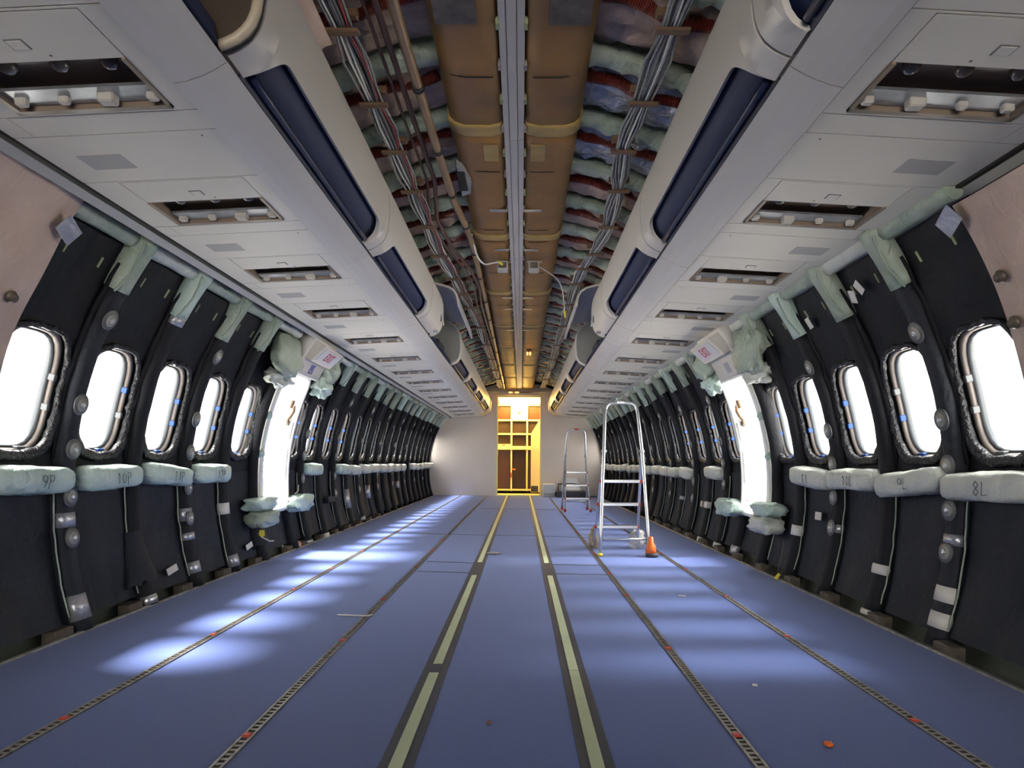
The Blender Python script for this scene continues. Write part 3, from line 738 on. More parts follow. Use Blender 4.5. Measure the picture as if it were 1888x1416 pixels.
def make_bin(sd, i):
    ya, yb = BINS[i]
    kind = 'open_dark' if (i == 0 and sd < 0) else 'blank' if i == 3 else 'raised' if i == 4 else 'door'
    desc = {'open_dark': 'open overhead bin without door, dark brown inside', 'blank': 'short blank white end bin with diamond decal', 'raised': 'open overhead bin with its door swung up',
            'door': 'closed white overhead bin with navy latch recess'}[kind]
    pos = 'at the camera' if i == 0 else f'{ORD[i+1]} along the row'
    root = thing('overhead_bin', (BX(sd, .75), (ya+yb)/2, H+.93), f'{desc}, {pos}, {SIDE[sd]}', 'overhead bin', 'overhead bins')
    # lower rail
    mb = MB(); pr = [(.818,.928),(.79,.933),(.755,.945),(.72,.962),(.692,.979)]
    shell(mb, sd, pr, ya, yb, -.012); rl = mb.build('lower_rail', 'bin', root)
    if (i, sd) in ((1,1),(2,-1)) or i in (5, 7):
        h0, z0 = .752, .9455; y = {(1,1): 2.22, (2,-1): 3.87}.get((i, sd), (ya+yb)/2)
        tn = math.atan2(.034, .07)
        Mx = Matrix.Translation((BX(sd, h0), y, H+z0+.000)) @ Matrix.Rotation(sd*tn, 4, 'Y')
        MB().box(-.022, .022, -.035, .035, -.006, .003, .001, Mx).build('row_placard', 'plac', rl)
        MB().box(-.013, .013, -.022, .022, -.0075, -.005, .001, Mx).build('row_symbol', 'decal', rl)
    # body behind
    mb = MB()
    back = [(.70,1.00),(1.20,1.00),(1.24,1.12),(1.02,1.33),(.74,1.44)]
    if kind in ('open_dark', 'raised'):
        shell(mb, sd, [(.695,.998),(.80,1.01),(.90,1.075),(1.20,1.075),(1.25,1.14),(1.02,1.34),(.735,1.44)], ya, yb, -.012)
        mb.build('lining', 'darkin' if kind == 'open_dark' else 'greyin', root)
    else:
        shell(mb, sd, [(.70,.998),(.80,1.01),(.90,1.075),(1.22,1.075),(1.26,1.14),(1.03,1.35),(.74,1.43)], ya, yb, -.01); mb.build('body', 'bin', root)
    # end plates
    full = DOORP+[(1.02,1.34),(1.25,1.14),(1.20,1.075),(.90,1.075),(.80,1.0)]
    def plate(y, th, m, name, grow=0.):
        mb = MB(); mb.loft([[(BX(sd, h+grow*(.85-h)*0-(grow if h < .7 else 0)), yy, H+z) for h, z in full] for yy in (y, y+th)], smooth=False); return mb.build(name, m, root)
    if kind == 'open_dark':
        plate(yb-.03, .022, 'darkin', 'end_plate')
        mb = MB(); mb.tube([(BX(sd, h+.004), yb-.030, H+z+.002) for h, z in DOORP], .013, 10); mb.build('edge_molding', 'cream', root)
        mb = MB(); shell(mb, sd, [(.694,.985),(.700,1.03)], ya, yb-.05, -.008); mb.build('navy_sill', 'blue', root)
        MB().box(*sorted((BX(sd,.70), BX(sd,.74))), yb-.075, yb-.04, H+1.01, H+1.035, .004).build('hinge_lug', 'plate', root)
    if kind == 'raised':
        plate(yb-.02, .018, 'greyin', 'end_plate'); plate(ya+.0, .012, 'greyin', 'end_plate')
        mb = MB(); mb.tube([(BX(sd, h), yb-.012, H+z) for h, z in DOORP], .014, 8); mb.build('edge_molding', 'bin', root)
        mb = MB(); shell(mb, sd, [(.69,.985),(.705,1.03),(.74,1.035)], ya+.01, yb-.03, -.008); mb.build('navy_sill', 'blue', root)
        MB().box(*sorted((BX(sd,.74), BX(sd,.98))), yb-.55, yb-.12, H+1.02, H+1.15, .01).build('black_insert', 'boxdark', root)
        # raised door
        dp = [(.735,1.44),(.70,1.425),(.65,1.41),(.60,1.40),(.55,1.385),(.515,1.36),(.494,1.325),(.484,1.28),(.480,1.245)]
        mb = MB(); shell(mb, sd, dp, ya+.03, yb-.01, .016); dr = mb.build('raised_door', 'bin', root)
        mb = MB(); mb.box(*sorted((BX(sd,.492), BX(sd,.512))), yb-.16, yb-.015, H+1.24, H+1.30, .003); mb.build('navy_corner', 'blue', dr)
        for q in range(9):
            y = ya+.02+.012*q
            mb = MB(); mb.tube([(BX(sd, .60+.10*u+.02*nz(q, u*4)), y+.03*nz(q*3.1, u*3, 2), H+1.10+.22*sin(u*pi*.9)+.02*nz(q, u*6, 5)) for u in [t/8 for t in range(9)]], .006, 5); mb.build('coiled_wire', 'cablewhite', root)
    if kind in ('door', 'blank'):
        e = .004; y0, y1 = ya+e, yb-e
        def tlow(y):
            if kind == 'blank': return 0.
            d = min(y-(y0+.095), (y1-.095)-y)
            if d <= 0: return 0.
            T = .36; r = .10
            return T if d > r else T*math.sqrt(max(0, 1-(1-d/r)**2))*1.0
        if kind == 'door':
            ys = [y0, y0+.05, y0+.0949] + [y0+.0951+.10*(1-cos(pi/2*q/8)) for q in range(9)]
            ys += [y0+.30+(y1-y0-.6)*q/6 for q in range(7)] + [y1-(v-y0) for v in ys[::-1]]
        else: ys = [y0, y1]
        rows = []; n = 18
        for y in ys:
            t0 = tlow(y); rows.append([Vector((BX(sd, h), y, H+z)) for h, z in [along(DOORP, t0+(1-t0)*j/n) for j in range(n+1)]])
        inner = [[v+Vector((sd*.014, 0, .010 if j < 8 else 0)) for j, v in enumerate(r)] for r in rows]
        mb = MB()
        loopr = [r+q[::-1] for r, q in zip(rows, inner)]
        mb.loft(loopr, smooth=True); d = mb.build('door', 'bin', root)
        md = d.modifiers.new('e', 'EDGE_SPLIT'); md.split_angle = rad(40)
        if kind == 'door':
            ru = [along(DOORP, .02+.42*j/8) for j in range(9)]
            ru = [(h+.026, z+.020) for h, z in ru]
            mb = MB(); mb.grid([[Vector((BX(sd, h), y, H+z)) for h, z in ru] for y in (y0+.06, y1-.06)]); rc = mb.build('latch_recess', 'blue', d)
            mb = MB(); mb.tube([(BX(sd, .676), y0+.12+(y1-y0-.24)*q/10, H+1.004) for q in range(11)], .011, 8); mb.build('latch_bar', 'blue2', d)
            mb = MB(); shell(mb, sd, [(.700,.990),(.690,1.012)], y0+.09, y1-.09, -.004); mb.build('navy_lip', 'blue2', d)
            if i <= 2:
                for q, y in enumerate((y0+.24, (y0+y1)/2+.1, y1-.35)):
                    MB().box(*sorted((BX(sd,.688), BX(sd,.678))), y-.05, y+.05, H+1.004, H+1.018, .002).build('latch_spring', 'plate', d)
            if i == 2 and sd > 0: MB().box(BX(sd,.684), BX(sd,.664), (y0+y1)/2+.18, (y0+y1)/2+.30, H+1.0, H+1.016, .004).build('blue_tag', 'bluetab', d)
        else:
            Mx = Matrix.Translation((BX(sd, .5925), yb-.12, H+1.115)) @ Matrix.Rotation(rad(45), 4, 'X')
            MB().box(-.004, .004, -.022, .022, -.022, .022, 0, Mx).build('diamond_decal', 'decal', d)
            Mx = Matrix.Translation((BX(sd, .634), yb-.10, H+1.008))
            MB().box(-.020, .020, -.06, .02, -.004, .004, .001, Mx).build('grey_smudge_plate', 'plac', d)
            MB().box(*sorted((BX(sd,.680), BX(sd,.688))), yb-.15, yb-.135, H+.98, H+1.02).build('black_stop', 'gap', d)
    if i == 8:
        pl = plate(yb, .03, 'bin', 'end_cap', .012)
    return root
for sd in (-1, 1):
    for i in range(len(BINS)): make_bin(sd, i)
    mb = MB(); shell(mb, sd, [(.818,.928),(.755,.945),(.692,.979),(.60,1.05),(.585,1.2),(.62,1.34),(.74,1.43)], 13.60, 14.06, -.015); trim(mb, 'header', f'cream closing panel between last bin and bulkhead, {SIDE[sd]}', 'closing panel')

# ------------------------------------------------------------------ crown insulation, hoses
CW = -.044
def Cr(y, p, R): return Vector((CW+R*cos(p), y, ZC+R*sin(p)))
for sd in (-1, 1):
    for k in range(-3, 22):
        y0 = YF(-1, k)-.10; y1 = y0+.508
        if y1 > 14.0: continue
        seed = k*2.9+sd*17
        pa, pb = rad(63), rad(83)
        A = lambda p: p if sd > 0 else pi-p
        where = f'{ORD[k+4]} from the camera, {"ladder" if sd > 0 else "pipe"} side of the duct'
        mb = MB()
        mb.grid([[Cr(y0+.055+.39*i/12, A(pa+(pb-pa)*j/16), 1.838-.066*sin(pi*(i/12)**.75)**.7-.028*nz(i*.5+seed, j*.45)-.012*nz(i*1.3, j*.9, seed)) for j in range(17)] for i in range(13)])
        m = 'silver' if (sd > 0 and k in (0, 1)) else 'pinkd'
        tag(mb.build('crown_blanket', m), f'{"shiny silver" if m == "silver" else "dull pink"} crown insulation blanket, {where}', 'insulation blanket', 'crown insulation blankets')
        mb = MB(); rows = []
        for j in range(20):
            p = A(pa+(pb-pa)*j/19); fat = 1+.45*nz(j*.55, seed)+.2*nz(j*1.4, seed, 4)
            rows.append([Cr(y0-.005+.050*fat*cos(2*pi*q/10)+.012*nz(j*1.1, q*1.5, seed), p, 1.80+.012*nz(j*1.3, q*1.3, seed+3)+.045*fat*sin(2*pi*q/10)) for q in range(10)])
        mb.loft(rows); tag(mb.build('crown_roll', 'greend' if k % 2 else 'green'), f'wrinkled green insulation roll across the crown, {where}', 'insulation roll', 'green crown rolls')
        # corrugated red hose
        yh = y0+.115; near = k <= 6
        n = 260 if k <= 2 else 160 if near else 14
        q0, q1 = rad(63.5), rad(80+2*nz(seed, 3))
        pts = [Cr(yh+.035*nz(j/n*3, seed)+.02*sin(j/n*3), A(q0+(q1-q0)*j/n), 1.782-.012*nz(j/n*4, seed, 5)) for j in range(n+1)]
        mb = MB(); mb.tube(pts, .023, 9 if near else 7, rf=(lambda u: .024+.0022*sin(u*n*pi*.5)) if near else None, smooth=not near)
        tag(mb.build('air_hose', 'hose'), f'corrugated red air hose across the crown, {where}', 'hose', 'red crown hoses')

# ------------------------------------------------------------------ centre ducts and light rail
ZR = H+1.455
for sd, xi, xo in ((-1, -.087, -.327), (1, .005, .253)):
    root = thing('air_duct', ((xi+xo)/2, 7, ZR+.02), f'long brown padded air duct on the {"ladder" if sd > 0 else "pipe"} side of the white rail', 'air duct', 'brown padded air ducts')
    e = 1 if xo > xi else -1
    prof = [(xi, .04), (xi+e*.01, .018), (xi+e*.06, .010), (xo-e*.07, .012), (xo-e*.03, .022), (xo-e*.008, .045), (xo, .08), (xo-e*.004, .13), (xo-e*.03, .17), (xi, .18)]
    def sec(y, g=0., wob=1): return [Vector((x+(g*(e if q > 3 else 0)), y, ZR+z-g*(1 if q < 6 else -1)+.006*wob*nz(y*1.7, q*.6))) for q, (x, z) in enumerate(prof)]
    cuts = [Y_BACK, 1.55, 3.02, 4.47, 5.95, 7.4, 8.9, 10.4, 11.9, 13.95]
    for a, b in zip(cuts[:-1], cuts[1:]):
        n = 10; MB().loft([sec(a+(b-a)*i/n) for i in range(n+1)]).build('duct_section', 'duct', root)
    for c in cuts[1:-1]:
        MB().loft([sec(c-.05, .004, 1), sec(c-.03, .008, 1), sec(c+.03, .008, 1), sec(c+.05, .004, 1)]).build('strap_band', 'ductband', root)
    for y in (3.98, 4.72, 6.1, 6.55, 7.6):
        wl = .10 if y < 5 else .085
        MB().box(*sorted((xi+e*.005, xi+e*(.005+wl))), y-.016, y+.016, ZR+.004, ZR+.009, .001).build('white_tape', 'tape', root)
    MB().box(*sorted((xo-e*.03, xo-e*.17)), 1.95, 2.28, ZR+.003, ZR+.010, .001).build('faded_patch', 'bracket', root)
    MB().box(*sorted((xi+e*.03, xi+e*.10)), 2.95+.2, 3.32, ZR+.004, ZR+.008, .001).build('paper_label', 'ductband', root)
    if sd < 0:
        pts = [(xo-.002, 3.36), (xo+.03, 3.40), (xo+.06, 3.55), (xo+.045, 3.70), (xo-.004, 3.74)]
        MB().loft([[(x, y, ZR-.004) for x, y in pts], [(x, y, ZR+.03) for x, y in pts]], smooth=False).build('torn_patch', 'cablegrey', root)
        MB().box(xo-.01, xo+.035, 3.42, 3.66, ZR-.008, ZR+.05, .004).build('hollow_patch', 'gap', root)
    for y in (2.05, 2.6, 3.45, 4.32, 4.55, 5.3, 6.4):
        pts = [(xi+e*(.03+.16*u), y+.006*nz(u*3, y), ZR+.008+.012*max(0, u-.7)*3) for u in [q/6 for q in range(7)]]
        MB().tube(pts, .0022, 5).build('tie_cord', 'gap', root)
root = thing('light_rail', (-.032, 7, ZR), 'long white grooved rail hanging along the cabin centre line', 'rail')
cuts = [Y_BACK, 3.10, 4.88, 6.5, 8.1, 9.7, 11.3, 13.6]
for a, b in zip(cuts[:-1], cuts[1:]):
    mb = MB()
    for x0, x1, z in ((-.0855, -.061, .004), (-.059, -.0255, 0), (-.0235, .0035, .004)): mb.box(x0, x1, a+.002, b-.002, ZR+z, ZR+.03, .0015)
    mb.box(-.079, -.003, a+.002, b-.002, ZR+.02, ZR+.05); mb.build('rail_segment', 'railw', root)
for q in range(48):
    y = 2.05+.24*q
    for x, s_ in ((-.089, -1), (.007, 1)):
        MB().box(x-.007, x+.007, y-.018, y+.018, ZR+.002, ZR+.03, .002).build('clip', 'clip' if q % 2 else 'winmetal', root)
# junction boxes, hanging leads
for x0, x1, y, lab in ((-.185, -.105, 5.02, 'small box under the pipe-side duct by the rail'), (.045, .125, 5.02, 'small box under the ladder-side duct by the rail')):
    root = thing('junction_box', ((x0+x1)/2, y, ZR-.05), lab, 'junction box', 'junction boxes on the ducts')
    MB().box(x0, x1, y-.05, y+.06, ZR-.055, ZR+.012, .006).build('housing', 'trimgrey', root)
    MB().box(x0+.012, x1-.012, y-.06, y-.045, ZR-.045, ZR-.005, .002).build('connector_face', 'bracket', root)
    MB().box(x0-.01, x1+.02, y-.03, y+.0, ZR+.006, ZR+.012, .001).build('mounting_tab', 'rivet', root)
root = thing('hanging_lead', (-.22, 4.7, ZR-.04), 'white lead with yellow plug looping to the pipe-side junction box', 'lead')
MB().tube(curve([(-.33,4.42,ZR+.02),(-.325,4.46,ZR-.02),(-.30,4.55,ZR-.09),(-.26,4.65,ZR-.11),(-.21,4.75,ZR-.075),(-.165,4.84,ZR-.04)]), .006, 8).build('wire', 'cablewhite', root)
MB().tube([(-.17,4.83,ZR-.042),(-.145,4.90,ZR-.04)], .010, 8).build('plug', 'yellow', root)
root = thing('hanging_lead', (.30, 5.4, ZR-.2), 'thin white lead with yellow plug dangling on the ladder side of the duct', 'lead')
MB().tube(curve([(.13,5.1,ZR-.0),(.20,5.2,ZR-.015),(.27,5.32,ZR-.03),(.315,5.4,ZR-.09),(.335,5.44,ZR-.20),(.34,5.45,ZR-.25)]), .0045, 8).build('wire', 'cablewhite', root)
MB().tube([(.34,5.45,ZR-.25),(.342,5.45,ZR-.275),(.345,5.45,ZR-.31)], .011, 8, rf=lambda u: .012-.006*u).build('plug', 'yellow', root)
MB().tube([(.345,5.45,ZR-.31),(.34,5.45,ZR-.34)], .003, 5).build('pin_wire', 'cabledark', root)
root = thing('amber_work_lamp', (.09, 8.9, ZR-.06), 'small amber lamp under the ladder-side duct far along the cabin', 'lamp')
MB().box(.06, .12, 8.85, 8.95, ZR-.05, ZR+.01, .005).build('housing', 'clamp', root)
for x in (.072, .108): MB().box(x-.010, x+.010, 8.84, 8.86, ZR-.075, ZR-.035, .003).build('bulb', 'indic', root)

# ------------------------------------------------------------------ conduit, cables
root = thing('conduit_pipe', (-.4, 3, H+1.4), 'long straight brown pipe with black rings along the crown', 'pipe')
pp = [(-.412,Y_BACK,H+1.425),(-.408,1.5,H+1.425),(-.405,2.3,H+1.42),(-.39,3.1,H+1.415),(-.375,3.75,H+1.42),(-.345,4.15,H+1.43),(-.33,4.6,H+1.43),(-.33,6,H+1.44),(-.335,8,H+1.45),(-.34,11,H+1.45),(-.345,13.6,H+1.46)]
MB().tube(pp, .0195, 12).build('pipe', 'pole', root)
def on(path, y):
    for a, b in zip(path[:-1], path[1:]):
        if a[1] <= y <= b[1]:
            f = (y-a[1])/(b[1]-a[1]); return Vector((a[0]+(b[0]-a[0])*f, y, a[2]+(b[2]-a[2])*f))
    return Vector(path[-1])
for y in (2.05, 2.58, 3.10, 3.62, 4.14, 4.66, 5.3, 6.1, 6.9, 7.9, 9.0, 10.2, 11.4, 12.6):
    c = on(pp, y); mb = MB(); mb.tube([c+Vector((0,-.006,0)), c+Vector((0,.006,0))], .024, 12)
    mb.tube([c+Vector((0,.014,0)), c+Vector((0,.022,0))], .024, 12); mb.build('clamp_ring', 'rubber', root)
def bundle(name, lab, path, spec, spread, clamps, wclamp):
    root = thing(name, Vector(path[len(path)//2]), lab, 'cable bundle')
    for q, (m, r) in enumerate(spec):
        pts = []; ys = [path[0][1]+(path[-1][1]-path[0][1])*i/110 for i in range(111)]
        ox, oz = spread*(q/(len(spec)-1)-.5)*2, .012*((q % 3)-1)
        for y in ys:
            c = on(path, y); d = min(abs(y-k) for k in clamps); tight = .55+.45*min(1, d/.18)
            pts.append(c+Vector((ox*tight+.016*nz(y*1.8, q*3.3), 0, oz+.012*nz(y*1.6, q*2.1, 4))))
        MB().tube(pts, r, 6).build('cable', m, root)
    for y in clamps:
        c = on(path, y); mb = MB(); mb.box(c.x-wclamp, c.x+wclamp, y-.016, y+.016, c.z-.030, c.z-.018, .003); mb.box(c.x-wclamp*.9, c.x+wclamp*.9, y-.012, y+.012, c.z+.02, c.z+.05, .003); mb.build('clamp', 'clamp', root)
    return root
g, rd, dk, wh = ('cablegrey', .005), ('cablered', .0042), ('cabledark', .005), ('cablewhite', .0042)
bundle('wire_bundle', 'loose grey and red wire bundle in brown clamps beside the brown pipe',
  [(-.62,Y_BACK,H+1.43),(-.60,1.9,H+1.43),(-.585,3.3,H+1.43),(-.575,3.9,H+1.43),(-.57,4.6,H+1.42),(-.53,5.2,H+1.42),(-.50,5.8,H+1.43),(-.46,7,H+1.45),(-.43,10,H+1.46),(-.42,13.6,H+1.47)],
  [g, dk, g, wh, g, dk, wh, g, rd, ('cabledark', .007), g, wh, rd, g], .042, [2.24, 2.70, 3.115, 3.57, 4.1, 4.66, 5.25, 5.75, 6.3, 7.3, 8.4, 9.6, 10.8, 12.0], .058)
bundle('wire_bundle', 'thick grey wire bundle in brown clamps on the ladder side of the duct',
  [(.50,Y_BACK,H+1.44),(.495,1.9,H+1.44),(.475,2.7,H+1.44),(.455,3.1,H+1.44),(.505,3.6,H+1.44),(.52,4.2,H+1.44),(.50,4.6,H+1.44),(.455,5.0,H+1.44),(.43,5.6,H+1.44),(.44,7,H+1.45),(.44,10,H+1.46),(.42,13.6,H+1.47)],
  [g, g, wh, g, dk, g, g, ('cablegrey', .007), g, wh, g, dk, g, g, wh, g, g], .046, [2.24, 2.70, 3.12, 3.57, 4.12, 4.66, 5.02, 5.45, 6.2, 7.2, 8.4, 9.6, 10.8, 12.0], .06)
root = thing('brown_cable_pair', (-.5, 3, H+1.45), 'pair of thin dark brown cables between wire bundle and brown pipe', 'cable')
for x0, r in ((-.525, .007), (-.485, .012)):
    MB().tube([(x0,Y_BACK,H+1.49),(x0,2.0,H+1.49),(x0+.01,3.0,H+1.48),(x0+.02,3.6,H+1.48),(x0-.03,4.1,H+1.45),(x0+.01,4.6,H+1.44),(x0+.10,5.1,H+1.43),(x0+.13,5.6,H+1.43),(x0+.11,6.3,H+1.44),(x0+.13,9,H+1.46),(x0+.13,13.6,H+1.47)], r, 8).build('cable', 'cablebrown', root)
mb = MB()
for i in range(1):
    Mx = Matrix.Translation((-.70, 1.98, H+1.33)) @ Matrix.Rotation(rad(-20), 4, 'Y')
    mb.grid([[Mx @ Vector((-.12+.20*u/8, -.25+.5*v/8, .02*nz(u*.6, v*.6))) for u in range(9)] for v in range(9)])
tag(mb.build('loose_blanket_flap', 'pink', solid=.012), 'pinkish blanket flap drooping over the bin top near the camera', 'blanket flap')

# ------------------------------------------------------------------ floor fittings
def floor_x(r): return r*H
for r, lab in ((-1.744, 'outer seat track beside the wall facing the ladders'), (-.982, 'inner seat track between aisle and the wall facing the ladders'), (.795, 'seat track running under the nearer ladder foot'), (1.533, 'outer seat track beside the ladder-side wall')):
    x = floor_x(r); root = thing('seat_track', (x, 6, 0), 'narrow dirty metal '+lab, 'seat track', 'seat tracks')
    MB().box(x-.015, x+.015, Y_BACK, Y_END-.02, 0, .0015).build('slot', 'trackdark', root)
    mb = MB(); 
    for s_ in (-1, 1): mb.box(x+s_*.012-.0035, x+s_*.012+.0035, Y_BACK, Y_END-.02, 0, .0045)
    mb.build('rail', 'track', root)
    mb = MB(); y = 1.5
    while y < 6.5:
        mb.box(x-.011, x+.011, y-.005, y+.005, .001, .0035); y += .0254
    mb.build('cross_teeth', 'track', root)
    for q in range(10):
        y = 1.7+.86*q+.3*rnd.random()
        MB().box(x-.012, x+.010, y, y+.022, .001, .008, .002).build('red_marker', 'red', root)
for r, lab, gaps in ((-.4035, 'on the side away from the ladders', ((2.26, 2.36, 1), (4.20, 4.75, 0))), (.256, 'on the ladder side', ((2.29, 2.295, 1), (4.20, 4.72, 0)))):
    x = floor_x(r); root = thing('aisle_light_strip', (x, 6, 0), f'pale yellow-green glow strip edging the aisle {lab}', 'floor strip', 'aisle glow strips')
    MB().box(x-.040, x+.040, Y_BACK, Y_END-.02, 0, .002).build('strip_bed', 'stripbed', root)
    ys = [Y_BACK]+[v for g_ in gaps for v in g_[:2]]+[7.0, 7.01, 10, 10.01, Y_END-.02]
    for a, b in zip(ys[0::2], ys[1::2]): MB().box(x-.016, x+.016, a, b, .002, .0055, .001).build('glow_segment', 'yellowstrip', root)
    MB().box(x-.02, x-.016 if r > 0 else x+.02, Y_BACK, Y_END-.02, .002, .004).build('dark_lip', 'trackdark', root) if False else None
    MB().box(x-.016, x+.016, gaps[0][0], gaps[0][1], .002, .0045, .001).build('grey_joint', 'stripbed', root)
# carpet seams
for x0, x1, y0, y1, lab in ((-1.20, -.70, 6.62, 6.58, 'outer'), (-.68, -.30, 6.58, 6.52, 'pipe-side'), (-.27, .16, 6.52, 6.46, 'aisle'), (.20, 1.08, 6.45, 6.25, 'ladder-side'), (-.66, -.30, 4.79, 4.72, 'short far'), (-.66, -.30, 4.36, 4.31, 'short near'), (.20, .54, 4.68, 4.66, 'short far ladder-side'), (.20, .54, 4.30, 4.27, 'short near ladder-side'), (-.6, .5, 10.2, 10.1, 'distant')):
    mb = MB(); mb.loft([[(x0,y0-.010,0),(x0,y0+.010,0),(x0,y0+.010,.002),(x0,y0-.010,.002)], [(x1,y1-.010,0),(x1,y1+.010,0),(x1,y1+.010,.002),(x1,y1-.010,.002)]], smooth=False)
    trim(mb, 'stripbed', f'dark cross seam in the carpet, {lab} piece', 'carpet seam')
# scraps
def scrap(name, pts, r, m, lab, cat):
    mb = MB(); mb.tube(pts, r, 6); return tag(mb.build(name, m), lab, cat)
scrap('plastic_strip', [(-.83,3.10,.004),(-.76,3.085,.005),(-.70,3.08,.004),(-.67,3.10,.005)], .004, 'cablewhite', 'thin white plastic strip lying on the carpet left of the aisle strip', 'scrap')
mb = MB(); lump(mb, (-.205, 5.2, .006), (.055,.05,.006), 3, 8, .6); tag(mb.build('tape_scrap', 'cablegrey'), 'crumpled pale tape scrap beside the aisle strip', 'scrap')
mb = MB(); lump(mb, (-.082, 1.83, .005), (.006,.008,.005), 1, 8, .3); tag(mb.build('brown_pellet', 'brownbit'), 'tiny brown pellet on the aisle carpet near the camera', 'scrap')
mb = MB(); lump(mb, (.77, 1.70, .006), (.012,.012,.006), 5, 8, .4); tag(mb.build('orange_foam_bit', 'orange'), 'orange-brown foam bit lying in the seat track near the camera', 'scrap')
scrap('white_chip', [(.735,2.16,.003),(.75,2.155,.003)], .004, 'papertape', 'white and pink chip on the carpet between the ladder-side tracks', 'scrap')
scrap('paper_scrap', [(.83,3.60,.003),(.87,3.59,.003)], .004, 'papertape', 'white paper scrap on the carpet near the ladder-side wall', 'scrap')
root = thing('yellow_tag', (1.55, 4.1, 0), 'yellow hanging tag on thin wires at the carpet edge, ladder side', 'tag')
MB().loft([[(1.522,4.10,.012),(1.540,4.10,.004),(1.562,4.10,.035),(1.548,4.10,.046)], [(1.522,4.104,.012),(1.540,4.104,.004),(1.562,4.104,.035),(1.548,4.104,.046)]], smooth=False).build('tag_plate', 'yellow', root); MB().tube([(1.55,4.12,.05),(1.585,4.14,.15),(1.60,4.15,.24)], .003, 5).build('wire', 'cabledark', root)
root = thing('yellow_tag', (-1.76, 4.68, .16), 'yellow tag on a white wire below the stacked bolsters by the hatch', 'tag')
MB().loft([[(-1.785,y_,.225),(-1.79,y_,.195),(-1.768,y_,.172),(-1.748,y_,.19),(-1.752,y_,.228)] for y_ in (4.66, 4.664)], smooth=False).build('tag_plate', 'yellow', root); MB().tube([(-1.77,4.66,.18),(-1.72,4.68,.15),(-1.70,4.7,.15)], .005, 5).build('wire', 'cablewhite', root)
mb = MB(); lump(mb, (-1.80, 5.50, .02), (.03,.06,.03), 6, 10, .5); tag(mb.build('pink_rag', 'pinkrag'), 'pink and white rag stuffed at the floor edge beyond the hatch', 'rag')
root = thing('bracket_link', WZ(1, 6.05, .33, 1.74), 'pale taped link box between two ribs beyond the ladder-side hatch', 'bracket'); MB().box(-.10, .10, -.028, .028, 0, .05, .008, frame(1, 6.06, ph(.33), 1.75)).build('box', 'papertape', root)
MB().box(-.03, .03, -.03, .03, 0, .054, .004, frame(1, 6.06, ph(.33), 1.75)).build('dark_band', 'bracket', root)
root = thing('bracket_link', WZ(-1, 6.6, .33, 1.74), 'black taped link box between two ribs beyond the other hatch', 'bracket'); MB().box(-.12, .12, -.03, .03, 0, .05, .008, frame(-1, 6.5, ph(.33), 1.75)).build('box', 'blacklow', root)
root = thing('loose_string', WZ(-1, 5.62, .44, 1.74), 'loose white cord hooked below the first window beyond the hatch', 'cord'); MB().tube([W(-1, 5.55+dy, ph(z), 1.74) for dy, z in ((.12,.50),(.11,.45),(.02,.43))], .004, 6).build('cord', 'cablewhite', root)

